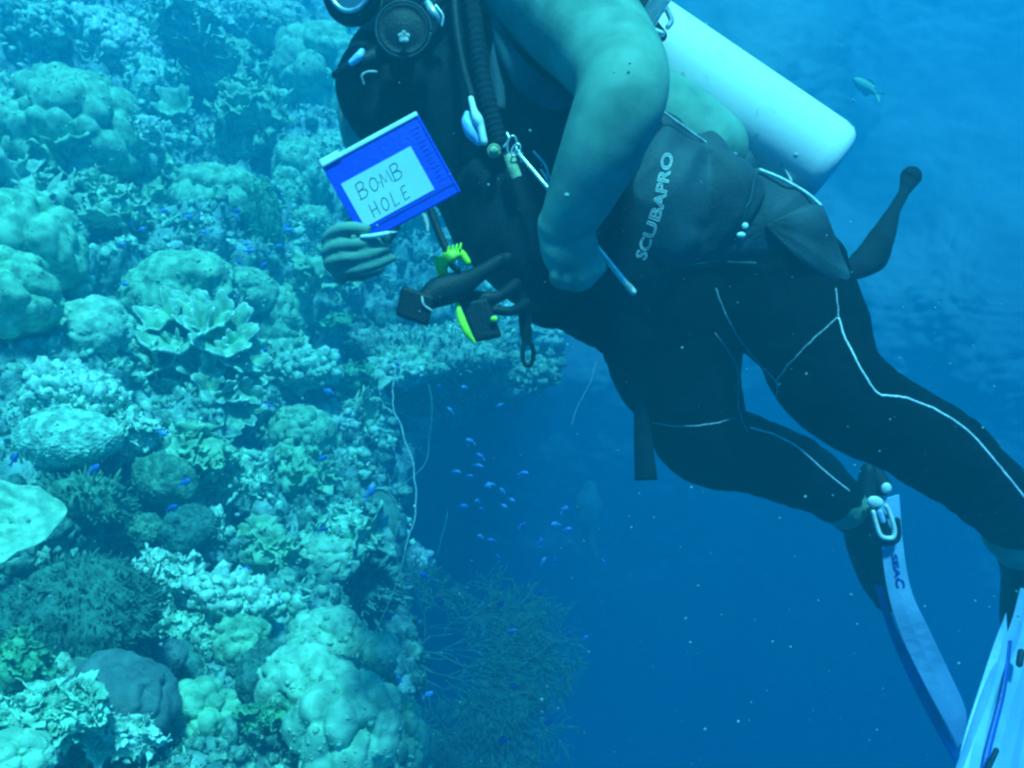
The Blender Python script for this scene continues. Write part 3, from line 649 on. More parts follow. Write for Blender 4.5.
for s, (dx, dy, dz) in enumerate([(1, .25, .12), (1, .3, -.1), (1, .35, -.6), (.8, .3, -.9), (.45, .3, -1), (1, .1, -.4), (.3, .5, -.6)]):
    parts.append(fan(root, (dx, dy, dz), norm([.1, -.9, .5]), (.15 + .035 * (s % 3)), 7, 40 + s, .0054, .62, droop=.02, minr=.0021, jit=.16))
V, Fc = cat_vf(parts)
mk('gorgonian_bush', V, Fc, 'fandim', origin=root, label='huge dim fan of branching gorgonian hanging over the drop off', cat='sea fan')
root = PK(412, 628, 3.2)
V, Fc = cat_vf([fan(root, (1, .2, .0), norm([.1, -.9, .4]), .19, 6, 77, .0035, .5, droop=.03, minr=.0012), fan(root, (1, .2, -.25), norm([.1, -.9, .4]), .17, 6, 78, .003, .5, droop=.03, minr=.0012)])
mk('gorgonian_bush', V, Fc, 'fandim', origin=root, label='smaller gorgonian fan arching above the huge one', cat='sea fan')
root = PK(597, 562, 7.2)
mk('soft_coral', *cat_vf([tube([root, PK(590, 535, 7.2), PK(588, 505, 7.2), PK(590, 488, 7.2)], [.02, .07, .15, .08], 16, n=14)] + [fan(PK(590, 530, 7.05), (.1 * k, -.3, 1), norm([0, -1, .2]), .09, 3, 90 + k, .006) for k in (-2, -1, 0, 1, 2)]),
   'fandim', origin=root, label='faint drooping soft coral alone in blue water below the belly', cat='coral')
# translucent leaf at the drop-off edge: outline with thin veined sheet
root = PK(392, 548, 3.0)
lf = thing('leaf_sponge', root, 'thin heart shaped coral leaf standing at the reef edge left of the thin line', 'coral')
out = catmull([PK(*a, 3.0) for a in [(392, 548), (375, 532), (367, 512), (370, 494), (382, 489), (393, 498), (398, 514), (397, 530), (392, 548)]], 60)
cen = PK(383, 518, 3.04)
V = np.vstack([out[:-1], out[:-1] + FW * .008, [cen - FW * .012], [cen + FW * .004]]); n = 59
mk('blade', V, [(i, (i + 1) % n, 118) for i in range(n)] + [(n + i, 119, n + (i + 1) % n) for i in range(n)] + [(i, n + i, n + (i + 1) % n, (i + 1) % n) for i in range(n)], 'fan', lf)
mk('rim', *tube(out, .0035, 6, cap=False), 'tan', lf)

def line(pts, r, m, name, label, cat, bvh=None, group=None, n=90, wob=.0, **k):
    A = np.array([[a[0], a[1], a[2]] for a in pts], float); A = catmull(A, n)
    A[:, 0] += wob * fbm(np.column_stack([A[:, 1] * .05, A[:, 0] * 0, A[:, 0] * 0]), 3)
    return mk(name, *tube([PK(*a) for a in A], r, 5, cap=False), m, origin=PK(*pts[-1]), label=label, cat=cat, group=group)
line([(397, 352, 3.3), (391, 402, 3.2), (404, 430, 3.15), (414, 470, 3.1), (415, 510, 3.05), (406, 552, 3.0)], .0042, 'whip', 'whip_coral', 'long thin pale whip coral rising from the bright edge clump', 'coral', wob=5)
line([(406, 548, 2.6), (396, 585, 2.5), (375, 632, 2.3), (352, 665, 2.1), (338, 682, 1.95), (322, 712, 1.8), (304, 742, 1.7), (294, 770, 1.6)], .0018, 'fan', 'whip_coral', 'thin dark line running down across the pale leather corals', 'coral')
line([(428, 385, 3.6), (432, 420, 3.6), (429, 452, 3.6), (420, 470, 3.5), (400, 486, 3.3), (378, 492, 3.1)], .0032, 'fan', 'whip_coral', 'faint curved whip coral crossing right of the long one', 'coral', wob=4)
line([(447, 510, 4), (443, 535, 4), (438, 555, 4)], .004, 'fan', 'whip_coral', 'short dim whip coral above the gorgonian fan', 'coral', wob=4)
line([(595, 362, 4.5), (588, 385, 4.5), (578, 402, 4.5), (572, 425, 4.5)], .004, 'whip', 'whip_coral', 'faint hanging strand right of the dangling hook', 'coral', wob=4)

# ================================================================== FISH
def fish_mesh(m):
    V = []; prof = [(-.5, .05, .02), (-.38, .17, .08), (-.2, .25, .12), (0, .27, .13), (.2, .2, .1), (.36, .1, .05), (.44, .06, .025)]
    for x, h, w in prof:
        for k in range(8): a = 2 * math.pi * k / 8; V.append((x, w * math.cos(a), h * math.sin(a)))
    Fc = [(i * 8 + k, i * 8 + (k + 1) % 8, i * 8 + 8 + (k + 1) % 8, i * 8 + 8 + k) for i in range(6) for k in range(8)] + [tuple(range(8)), tuple(range(48, 56))[::-1]]
    for poly in ([(.40, .03), (.72, .24), (.62, 0), (.72, -.24), (.40, -.03)], [(-.2, .24), (.05, .40), (.28, .30), (.25, .16)], [(0, -.24), (.14, -.36), (.28, -.24), (.2, -.18)]):
        b = len(V); n = len(poly)
        for s in (-.012, .012): V += [(x, s, z) for x, z in poly]
        Fc += [tuple(range(b, b + n)), tuple(range(b + n, b + 2 * n))[::-1]] + [(b + i, b + (i + 1) % n, b + n + (i + 1) % n, b + n + i) for i in range(n)]
    me = bpy.data.meshes.new('fish'); me.from_pydata(V, [], Fc); me.materials.append(M[m]); me.polygons.foreach_set('use_smooth', [True] * len(me.polygons)); return me
FM = [fish_mesh('fish'), fish_mesh('fishpale')]
edge_school = [(439, 386), (464, 387), (397, 364), (500, 405), (450, 410), (480, 456), (457, 472), (470, 476), (479, 466), (470, 441), (524, 473), (489, 485), (502, 490), (512, 500), (477, 501), (504, 506), (481, 509), (464, 506), (522, 526), (491, 540), (480, 536), (544, 560), (541, 541), (523, 525), (565, 509), (555, 524), (568, 529), (555, 560), (603, 561), (498, 557), (540, 593), (569, 634), (586, 637)]
fan_school = [(424, 575), (441, 602), (501, 604), (389, 617), (399, 678), (429, 694), (426, 721), (503, 740), (497, 750), (512, 631), (527, 666), (551, 721), (514, 687), (361, 671), (293, 757)]
mid_school = [(189, 217), (199, 216), (164, 211), (131, 224), (143, 229), (204, 232), (237, 211), (237, 217), (236, 248), (246, 244), (279, 246), (287, 226), (123, 244), (250, 251), (239, 262), (230, 268), (264, 265), (269, 253), (288, 230), (312, 258), (263, 268), (233, 310), (125, 284)]
reef_fish = [(263, 351), (328, 391), (265, 406), (323, 458), (371, 491), (323, 529), (163, 433), (186, 482), (173, 508), (95, 468), (15, 458), (246, 569)]
def near_label(base, x, y, marks):
    n = min(marks, key=lambda m: (m[0] - x) ** 2 + (m[1] - y) ** 2); return base + ' ' + n[2]
def add_fish(lst, lab, grp, dfun, lo, hi, pale=.3, cat='fish'):
    for i, (x, y) in enumerate(lst):
        d = dfun(x, y); s = random.uniform(lo, hi) * d / F_PX
        o = bpy.data.objects.new('fish', FM[1 if random.random() < pale else 0]); C.objects.link(o)
        o.location = tuple(P(x, y, d)); o.scale = (s,) * 3
        o.rotation_euler = (random.gauss(0, .2), random.gauss(.1, .5), random.choice((0, math.pi)) + random.gauss(0, .5))
        tag(o, lab[i] if isinstance(lab, list) else lab, cat, grp)
def on_reef(x, y):
    h, _ = hit(x, y); return (depth_of(h) if h is not None else 3.6) - random.uniform(.3, .6)
EM = [(445, 388, 'just under the coral ledge'), (470, 458, 'between the thin line and the centre of the school'), (478, 500, 'low in the left half of the school'), (505, 492, 'in the crowded middle of the school'),
      (500, 405, 'high under the dangling hook'), (560, 515, 'left of the faint drooping soft coral'), (545, 565, 'below the faint drooping soft coral'), (590, 560, 'at the far right end of the school'), (490, 545, 'just above the gorgonian fan'), (575, 636, 'deepest, right of the gorgonian fan')]
FMK = [(430, 590, 'over the bright edge clump'), (503, 604, 'over the top of the gorgonian fan'), (520, 645, 'in front of the middle of the gorgonian fan'), (430, 700, 'just right of the tan fingered leather coral'), (503, 745, 'at the foot of the gorgonian fan'), (365, 672, 'beside the round ball coral'), (293, 757, 'at the bottom by the largest leather coral'), (551, 721, 'at the lower right rim of the gorgonian fan')]
MM = [(137, 226, 'right of the bright lobed coral'), (190, 217, 'in the middle of the dark gap'), (237, 214, 'left of the green coral column'), (240, 250, 'at the foot of the green coral column'), (285, 230, 'between the green column and the fist'), (265, 264, 'below the green column'), (312, 258, 'nearest to the fist'), (233, 310, 'above the cabbage coral'), (123, 284, 'left of the wedge shaped coral')]
add_fish(edge_school, [near_label('tiny blue fish', x, y, EM) for x, y in edge_school], 'school of tiny blue fish over the drop off', lambda x, y: random.uniform(2.6, 4), 6, 10.5, .45)
add_fish(fan_school, [near_label('small blue fish', x, y, FMK) for x, y in fan_school], 'blue fish over the gorgonian fan', lambda x, y: random.uniform(2.0, 2.9), 7, 12, .3)
add_fish(mid_school, [near_label('little blue fish', x, y, MM) for x, y in mid_school], 'blue fish in the upper reef gap', on_reef, 6, 10, .6)
add_fish(reef_fish, ['blue fish against the right rim of the cabbage coral', 'blue fish beside the pale knobs near the drop off', 'blue fish over the dark polyp coral', 'blue fish low over the reef edge left of the knobbed strip', 'blue fish at the top of the heart shaped coral leaf', 'upright blue fish in the shade above the feathery coral',
    'dark blue fish at the right end of the white frilled coral', 'bright blue fish above the dark green dome coral', 'blue fish nosing down at the dark green dome coral', 'blue fish over the olive tufted coral', 'blue fish at the left edge beside the brain coral', 'blue fish above the white knobbed coral'], None, on_reef, 10, 15, .1)
o = bpy.data.objects.new('fish', fish_mesh('tan_soft')); C.objects.link(o); o.location = tuple(P(865, 87, 6.2)); o.scale = (.23, .26, .17); o.rotation_euler = (0, .55, 0)
tag(o, 'pale fish alone in open water above the right end of the tank', 'fish')

# ================================================================== DIVER
body_loc = P(640, 240, 1.55)
person = thing('person', body_loc, 'diver swimming left in a dark wetsuit and dive gear, holding up a blue slate', 'person')
# ---- skeleton chains (px, py, depth, radius px, depth/width ratio)
torso = [(448, 20, 1.62, 70, .8), (505, 95, 1.6, 98, .75), (570, 165, 1.58, 122, .62), (645, 235, 1.58, 116, .62), (705, 275, 1.6, 88, .68)]
far_leg = [(690, 285, 1.66, 76), (674, 345, 1.66, 70), (688, 400, 1.68, 53), (708, 440, 1.72, 45), (752, 455, 1.80, 37), (800, 474, 1.92, 34), (842, 502, 2.04, 23)]
near_leg = [(778, 288, 1.56, 70), (808, 335, 1.52, 58), (832, 383, 1.48, 50), (878, 418, 1.5, 46), (940, 452, 1.55, 43), (988, 492, 1.6, 36), (1022, 536, 1.66, 28)]
near_arm = [(535, -45, 1.46, 78), (566, 5, 1.36, 60), (606, 52, 1.24, 52), (622, 88, 1.15, 47), (605, 140, 1.15, 42), (583, 190, 1.18, 35), (565, 228, 1.21, 27)]
far_arm = [(385, 75, 1.66, 42), (372, 115, 1.62, 34), (376, 150, 1.56, 29), (388, 178, 1.5, 28), (378, 215, 1.42, 25), (364, 250, 1.33, 19)]
neck = [(425, 25, 1.6, 45), (410, -20, 1.56, 42)]
head_c = P(392, -42, 1.50); Rh = .115
def shrink(ch, k): return [(a[0], a[1], a[2], a[3] * k) + tuple(a[4:]) for a in ch]
bp = [ptube(shrink(torso, .86), 28), ptube(shrink(far_leg, .88), 20), ptube(shrink(near_leg, .88), 20), ptube(near_arm, 20), ptube(far_arm, 16), ptube(neck, 16)]
bp.append(ptube([(600, 80, 1.58, 40), (668, 122, 1.54, 43), (706, 150, 1.52, 41)], 20))     # bare flank and shoulder blade
bp.append(ell(head_c, (Rh * .85, Rh * .8, Rh * 1.08), 3))
bp.append(ell(P(378, 5, 1.47), (.055, .05, .05), 3)); bp.append(ell(P(345, -22, 1.46), (.014, .016, .022), 2))   # jaw, nose
bp.append(ell(P(432, -40, 1.42), (.016, .012, .03), 2))                                                       # ear
# near (left) hand gripping the pointer
bp.append(ptube([(565, 226, 1.21, 28, .8), (570, 250, 1.21, 29, .62), (576, 268, 1.22, 25, .6)], 16))
for (x0, y0, x1, y1, x2, y2) in [(557, 264, 556, 284, 572, 286), (566, 270, 568, 287, 583, 284), (578, 270, 583, 284, 594, 277), (588, 264, 596, 276, 600, 268)]:
    bp.append(ptube([(x0, y0, 1.21, 7.2), (x1, y1 - 3, 1.218, 6.4), (x2, y2 - 2, 1.25, 5.8), (x2 - 4, y2 - 16, 1.28, 5.2)], 10))
bp.append(ptube([(580, 236, 1.225, 9), (592, 253, 1.235, 7.6), (601, 268, 1.24, 6.4)], 10))    # thumb
# far (right) hand closed round the slate corner and pencil
bp.append(ptube([(362, 256, 1.33, 19, .8), (354, 254, 1.29, 24, .7), (349, 253, 1.262, 24, .55)], 16))
bp.append(ptube([(342, 262, 1.262, 17, .6), (358, 266, 1.26, 16, .6), (374, 266, 1.262, 11, .6)], 14))
for ch in ([(336, 250, 1.25, 8.5), (328, 240, 1.232, 7.4), (338, 231, 1.208, 7.2), (352, 228, 1.196, 6.8), (366, 229, 1.194, 5.6)],
           [(334, 258, 1.25, 8), (327, 253, 1.232, 6.8), (338, 246, 1.207, 6.5), (358, 244, 1.198, 6.1), (377, 241, 1.199, 4.8)],
           [(336, 267, 1.25, 8), (329, 264, 1.232, 6.6), (341, 259, 1.208, 6.2), (366, 256, 1.2, 5.7), (388, 248, 1.2, 4.6)],
           [(342, 277, 1.25, 7.5), (337, 275, 1.235, 6.2), (352, 271, 1.212, 5.8), (374, 266, 1.204, 5.3), (393, 258, 1.206, 4.2)],
           [(346, 258, 1.275, 8.5), (337, 238, 1.272, 7.5), (350, 226, 1.266, 7), (360, 223, 1.26, 6)]):
    bp.append(ptube(ch, 12, n=18))
V, Fc = cat_vf(bp); V, Fc, N = remesh(V, Fc, .0036, 3, .5)
V = V + N * (.0007 * fbm(V * 14, 2, 2))[:, None]
mk('body', V, Fc, 'skin', person)
# facial features under the mask, hair
mk('hair', *ell(head_c + np.array([.012, .01, .016]), (Rh * .92, Rh * .88, Rh * 1.08), 3), 'hair', person)
# ---- wetsuit
def fabric(parts, voxel, wr, sc, seed, sm_=4):
    V, Fc = cat_vf(parts); V, Fc, N = remesh(V, Fc, voxel, sm_, .5)
    q = V * sc; q = q + fbm(V * 4, 2, seed)[:, None] * 1.5
    rid = 1 - np.abs(fbm(q, 3, seed)); return V + N * (wr * (rid - .75) * 2)[:, None], Fc
V, Fc = fabric([ptube(far_leg, 24), ptube(near_leg, 24), ptube([(560, 215, 1.55, 92, .6), (640, 265, 1.57, 94, .62), (690, 282, 1.57, 78, .7), (745, 284, 1.58, 60, .7)], 26),
                ptube([(545, 300, 1.5, 26, .9), (590, 308, 1.5, 28, .9), (630, 330, 1.55, 34)], 16)], .0062, .009, 9, 3)
suit = mk('wetsuit', V, Fc, 'neo', person)
suit_bvh = BVHTree.FromPolygons([Vector(v) for v in V], [list(f) for f in Fc])
def on(pts, bvh, r, wob=0, n=60, lift=.001):
    A = catmull(np.array(pts, float), n); nz = fbm(np.column_stack([A, A[:, 0] * 0]) * .12, 3, 7)
    A = A + np.column_stack([nz, nz]) * wob; out = []
    for x, y in A:
        h, hn = hit(x, y, bvh)
        if h is not None and (not out or np.linalg.norm(h - out[-1]) < .09): out.append(h + hn * lift)
    return tube(out, r, 5, cap=False)
for i, (pts, wob, r, m) in enumerate([
    ([(715, 288), (727, 318), (745, 346), (768, 372), (777, 382)], 1, .0013, 'seam'), ([(777, 380), (800, 352), (837, 318)], 1, .0013, 'seam'), ([(835, 288), (837, 305), (838, 318)], 1, .0014, 'seam'),
    ([(777, 382), (778, 390), (776, 397)], 0, .0013, 'seam'), ([(838, 318), (846, 340), (858, 365), (872, 388), (880, 395)], 2.5, .0018, 'seamb'), ([(880, 395), (905, 399), (935, 410), (968, 432), (1000, 468), (1024, 498)], 2.5, .0021, 'seamb'),
    ([(715, 333), (728, 352), (737, 370), (738, 400), (741, 420), (748, 432)], 3, .0012, 'seam'), ([(652, 423), (680, 426), (715, 423), (735, 418)], 1, .0013, 'seam'), ([(750, 428), (775, 435), (800, 450), (825, 472), (849, 491)], 2, .0022, 'seamb')]):
    mk('seam', *on(pts, suit_bvh, r, wob), m, person)
# bare ankle skin + boots
mk('ankle_skin', *ptube([(836, 500, 2.02, 23), (848, 508, 2.05, 22.5)], 18), 'skinpale', person, label='pale bare ankle of the far leg')
mk('ankle_skin', *ptube([(1014, 532, 1.655, 30), (1026, 546, 1.675, 29)], 18), 'skinpale', person, label='pale bare ankle of the near leg')
mk('boot', *ptube([(852, 510, 2.06, 24), (868, 520, 2.09, 26), (874, 545, 2.10, 26), (880, 578, 2.11, 20), (886, 600, 2.12, 12)], 18), 'rubber', person)
mk('boot', *ptube([(1030, 552, 1.68, 30), (1040, 580, 1.70, 34), (1036, 620, 1.70, 32), (1030, 660, 1.71, 24)], 18), 'rubber', person)

# ---- fins
def fin(name, label, path, widths, wdir, m_top, loc):
    f = thing(name, loc, label, 'swim fin'); T = np.gradient(path, axis=0)
    A = catmull(np.column_stack([path, widths]), 40); pth, wd = A[:, :3], A[:, 3]; T = np.gradient(pth, axis=0)
    V = []; prof = [(-1, 0), (-.8, .0), (-.55, -.05), (-.2, .035), (.2, .035), (.55, -.05), (.8, 0), (1, 0)]
    rails = {-1: [], 1: []}
    for p, t, w in zip(pth, T, wd):
        wv = norm(wdir - t * np.dot(wdir, norm(t)) / np.linalg.norm(t)); nv = norm(np.cross(t, wv)); nv = nv if nv[2] > 0 else -nv
        for s in (0, 1):
            for a, b in prof: V.append(p + wv * a * w + nv * (b * w - s * .006))
        for s in (-1, 1): rails[s].append((p + wv * s * w, nv))
    n = len(prof); q = lambda i, s, k: (i * 2 + s) * n + k; Fc = []
    for i in range(len(pth) - 1):
        for k in range(n - 1): Fc += [(q(i, 0, k), q(i, 0, k + 1), q(i + 1, 0, k + 1), q(i + 1, 0, k)), (q(i, 1, k), q(i + 1, 1, k), q(i + 1, 1, k + 1), q(i, 1, k + 1))]
        Fc += [(q(i, 0, 0), q(i + 1, 0, 0), q(i + 1, 1, 0), q(i, 1, 0)), (q(i, 0, n - 1), q(i, 1, n - 1), q(i + 1, 1, n - 1), q(i + 1, 0, n - 1))]
    L = len(pth) - 1; Fc += [tuple(q(0, 0, k) for k in range(n)) + tuple(q(0, 1, k) for k in range(n - 1, -1, -1)), tuple(q(L, 0, k) for k in range(n))[::-1] + tuple(q(L, 1, k) for k in range(n))]
    bl = mk('blade', np.array(V), Fc, m_top, f, smooth=False)
    return f, bl, rails, pth, wd, T
def rail(rl, hh, hl, th=.007, n0=0, n1=None):
    V = []; R = rl[n0:n1]
    for i, (p, nv) in enumerate(R):
        tt = norm(R[min(i + 1, len(R) - 1)][0] - R[max(i - 1, 0)][0]); sv = norm(np.cross(nv, tt)); e = min(1, (len(R) - i) / 12 + .2)
        for a, b in ((-1, hh), (1, hh), (1, -hl), (-1, -hl)): V.append(p + sv * th / 2 * a + nv * b * e)
    Fc = [(i * 4 + k, i * 4 + (k + 1) % 4, i * 4 + 4 + (k + 1) % 4, i * 4 + 4 + k) for i in range(len(R) - 1) for k in range(4)] + [(0, 1, 2, 3)[::-1], tuple(4 * len(R) - 4 + k for k in range(4))]
    return np.array(V), Fc
fp = np.array([P(888, 510, 2.07), P(893, 560, 2.10), P(905, 612, 2.13), (P(930, 668, 2.18)), P(962, 738, 2.26)])
wdir = norm(FW * .93 + RT * .27 + UP * .2)
f1, b1, rl, pth, wd, T = fin('swim_fin', 'long pale and blue fin on the far foot, seen nearly edge on', fp, np.array([.05, .062, .08, .09, .07]), wdir, 'finwhite', P(880, 540, 2.1))
mk('rail', *rail(rl[1], .010, .03, .008), 'finblue', f1)
# pale side panel facing the camera
def panel(pts_l, pts_r, th=.01, m='finwhite', name='panel', par=None, n=24):
    Lp = catmull([P(*a) for a in pts_l], n); Rp = catmull([P(*a) for a in pts_r], n); V = []
    for a, b in zip(Lp, Rp):
        mid = (a + b) / 2 - norm(a) * .003
        for p in (a, mid, b): V.append(p)
        for p in (b, a): V.append(p + norm(p) * th)
    Fc = [(i * 5 + k, i * 5 + (k + 1) % 5, i * 5 + 5 + (k + 1) % 5, i * 5 + 5 + k) for i in range(n - 1) for k in range(5)] + [tuple(range(5))[::-1], tuple(5 * n - 5 + k for k in range(5))]
    return bevel(mk(name, np.array(V), Fc, m, par, smooth=False), .002)
spn = panel([(879, 500, 1.985), (881, 545, 1.985), (887, 590, 1.99), (900, 634, 2.01), (926, 688, 2.06), (950, 732, 2.12), (957, 748, 2.15)],
      [(899, 494, 1.99), (903, 545, 1.99), (911, 590, 1.995), (927, 626, 2.01), (947, 668, 2.07), (966, 712, 2.12), (963, 742, 2.15)], .03, 'finwhite', 'side_panel', f1)
panel([(874, 584, 2.03), (884, 618, 2.04), (898, 655, 2.06), (926, 712, 2.11), (955, 764, 2.17)],
      [(884, 586, 2.02), (892, 618, 2.03), (907, 650, 2.05), (934, 702, 2.10), (957, 752, 2.16)], .02, 'finblue', 'side_panel', f1)
# heel tab, strap and buckles
mk('strap', *ptube([(868, 470, 2.03, 7.5), (866, 490, 2.03, 9), (872, 508, 2.02, 9), (885, 515, 2.0, 7)], 12), 'rubber', f1)
mk('heel_tab', *ptube([(873, 470, 2.06, 8, .6), (881, 486, 2.05, 10, .6)], 12), 'rubber', f1)
bk = mk('buckle', *cat_vf([ell(P(875, 502, 1.965), (.021, .008, .015), 3, Rr(-.25))]), 'white_p', f1)
mk('buckle', *ell(P(886, 488, 1.97), (.013, .008, .014), 3), 'white_p', f1)
mk('buckle_frame', *cat_vf([tube([P(873, 512, 1.955), P(876, 524, 1.955), P(880, 535, 1.955), P(886, 538, 1.955), P(893, 537, 1.955), P(894, 528, 1.955), P(889, 512, 1.955), P(886, 506, 1.955)], .0058, 8, n=34)]), 'white_p', f1)
mk('buckle_frame', *tube([P(869, 510, 1.965), P(874, 533, 1.965), P(882, 543, 1.965), P(893, 542, 1.965), P(898, 536, 1.965), P(897, 520, 1.965)], .007, 8, n=26), 'rubber', f1)

def flat_text(s, mp, name, m, par, outline=0, size=1.0, z=0, bold=False, thick=.0006):
    """text laid on a surface: mp(u, v) -> (3D point, normal); u runs along the baseline in em"""
    cu = bpy.data.curves.new('t', 'FONT'); cu.body = s; cu.size = 1; cu.resolution_u = 3
    if outline: cu.fill_mode = 'NONE'; cu.bevel_depth = outline; cu.bevel_resolution = 0; cu.offset = 0
    else: cu.extrude = 0.02; cu.offset = .05 if bold else 0
    o = bpy.data.objects.new('t', cu); C.objects.link(o); dg = bpy.context.evaluated_depsgraph_get(); me = o.evaluated_get(dg).to_mesh()
    V = np.array([v.co[:] for v in me.vertices]); Fc = [tuple(p.vertices) for p in me.polygons]
    o.evaluated_get(dg).to_mesh_clear(); bpy.data.objects.remove(o)
    w = V[:, 0].max(); W_ = []
    for x, y, zz in V:
        p, nn = mp(x / w, y); W_.append(p + nn * (z + zz * thick * 20))
    return mk(name, np.array(W_), Fc, m, par, smooth=False)
spn_bvh = BVHTree.FromPolygons([v_.co + spn.matrix_world.translation * 0 + spn.parent.location for v_ in spn.data.vertices], [tuple(p_.vertices) for p_ in spn.data.polygons])
def mp_fin(u, v): # marks running down the pale panel
    x = 890 + u * 12 ; y = 554 + u * 34; x = 891 + u * 5.5; a, _ = hit(x + 8 * v * (1 + .5 * (u > .75)), y, spn_bvh); return (a if a is not None else P(x, y, 1.97)), -norm(P(x, y, 1))
flat_text('SEAC', mp_fin, 'lettering', 'slatedark', f1, bold=True, z=.0012)

mk('buckle_plate', *ptube([(879, 514, 1.962, 5.5, .4), (885, 531, 1.962, 5.5, .4)], 12), 'rubber', f1)
mk('buckle_pin', *ptube([(880, 512, 1.95, 3, .5), (883, 521, 1.95, 2.4, .5)], 8), 'plastic', f1)
# near fin
fp2 = np.array([P(1040, 600, 1.66), P(1032, 650, 1.62), P(1014, 712, 1.56), P(998, 780, 1.5), P(984, 850, 1.44), P(975, 910, 1.4)])
w2 = norm(RT * .78 + FW * .45 + UP * .2)
f2, b2, rl2, pth2, wd2, T2 = fin('swim_fin', 'broad pale fin on the near foot in the bottom right corner', fp2, np.array([.06, .075, .09, .10, .11, .10]), w2, 'finwhite', P(1030, 640, 1.65))
mk('rail', *rail(rl2[1], .012, .012, .010), 'finwhite', f2)
panel([(1004, 616, 1.60), (994, 642, 1.585), (978, 690, 1.545), (963, 738, 1.5), (955, 780, 1.46), (946, 850, 1.4)],
      [(1006, 612, 1.60), (1007, 655, 1.575), (994, 700, 1.535), (984, 745, 1.49), (976, 790, 1.45), (966, 850, 1.4)], .03, 'finwhite', 'side_panel', f2)
panel([(1008, 640, 1.585), (1000, 690, 1.55), (985, 748, 1.5), (976, 790, 1.46), (966, 850, 1.41)],
      [(1012, 640, 1.585), (1006, 690, 1.55), (992, 748, 1.5), (984, 790, 1.46), (974, 850, 1.41)], .03, 'finblue', 'groove', f2)
mk('grip_mark', *ptube([(1021, 652, 1.56, 3.4), (1019, 664, 1.55, 3.2)], 8), 'rubber', f2)
mk('grip_mark', *ptube([(996, 750, 1.47, 2.6), (986, 772, 1.455, 2.6)], 8), 'rubber', f2)

# ================================================================== TANK
ta, tb = P(462, -78, 1.66), P(826, 172, 1.60); ax = norm(tb - ta); Rt = .097
tank = thing('scuba_tank', (ta + tb) / 2, 'big white air tank strapped to the diver\'s back', 'tank')
Fq = frame(ax); 
def lathe(c0, prof, ns=48):
    V = [c0 + ax * z + (Fq[0] * math.cos(2 * math.pi * k / ns) + Fq[1] * math.sin(2 * math.pi * k / ns)) * r for z, r in prof for k in range(ns)]
    m = len(prof); return np.array(V), [(i * ns + k, i * ns + (k + 1) % ns, i * ns + ns + (k + 1) % ns, i * ns + ns + k) for i in range(m - 1) for k in range(ns)] + [tuple(range(ns))[::-1], tuple((m - 1) * ns + k for k in range(ns))]
Lt = np.linalg.norm(tb - ta)
mk('cylinder', *lathe(ta, [(-.10, .02), (-.09, .03), (-.07, .05), (-.03, .083), (0, .095), (.02, Rt), (Lt * .3, Rt), (Lt * .6, Rt), (Lt - .03, Rt), (Lt - .012, Rt * .975), (Lt - .002, Rt * .90), (Lt + .005, Rt * .8), (Lt + .007, Rt * .5), (Lt + .007, .004)]), 'tank', tank)
mk('valve', *cat_vf([lathe(ta, [(-.17, .015), (-.165, .02), (-.11, .02), (-.10, .024), (-.09, .022)], 20), tube([ta - ax * .14 - Fq[0] * .05, ta - ax * .14 + Fq[0] * .05], .013, 12)]), 'metal', tank)
def axis_at(px): # parameter along axis for a pixel column
    for z in np.linspace(0, Lt, 400):
        p = ta + ax * z
        if 512 + F_PX * p[0] / depth_of(p) > px: return z
z0 = axis_at(625)
mk('band', *lathe(ta + ax * (z0 - .022), [(0, Rt - .002), (0.0005, Rt + .004), (.05, Rt + .004), (.0505, Rt - .002)]), 'webbing', tank)
nb = norm(-norm(ta + ax * z0) * .55 + UP * .75 + RT * .5); nb = norm(nb - ax * np.dot(nb, ax)); sd = np.cross(ax, nb)
bb = ta + ax * (z0 + .01) + nb * (Rt + .012)
bevel(mk('buckle', *box(P(652, 14, 1.46), (.017, .036, .006), np.stack([norm(ax), norm(np.cross(ax, -norm(bb))), norm(np.cross(np.cross(ax, -norm(bb)), ax))])), 'metal', tank, smooth=False), .003)
mk('buckle_rod', *cat_vf([ptube([(664, 4, 1.47, 3), (671, 20, 1.47, 3), (668, 27, 1.47, 3)], 8), ptube([(650, 30, 1.465, 4), (662, 34, 1.465, 3)], 8)]), 'metal', tank)
mk('protector', *ptube([(632, -10, 1.5, 14), (648, 22, 1.5, 9), (661, 36, 1.5, 6)], 12), 'rubber', tank)

# ================================================================== BUOYANCY JACKET
jk = thing('buoyancy_jacket', P(600, 190, 1.45), 'black dive jacket with pocket, hose and white brand lettering worn by the diver', 'dive jacket')
jt = [(440, 30, 1.6, 68, .9), (470, 90, 1.57, 98, .75), (520, 140, 1.55, 108, .66), (560, 190, 1.53, 118, .62), (600, 225, 1.53, 112, .62)]
V, Fc = fabric([ptube(jt, 30), ptube([(378, 60, 1.52, 32), (372, 92, 1.5, 36), (400, 130, 1.5, 34)], 18), ptube([(505, 200, 1.46, 52, .8), (524, 240, 1.46, 52, .8), (550, 280, 1.47, 36, .8)], 20)], .0065, .006, 8, 9)
shell = mk('shell', V, Fc, 'jacket', jk)
shell_bvh = BVHTree.FromPolygons([Vector(v) for v in V], [list(f) for f in Fc])
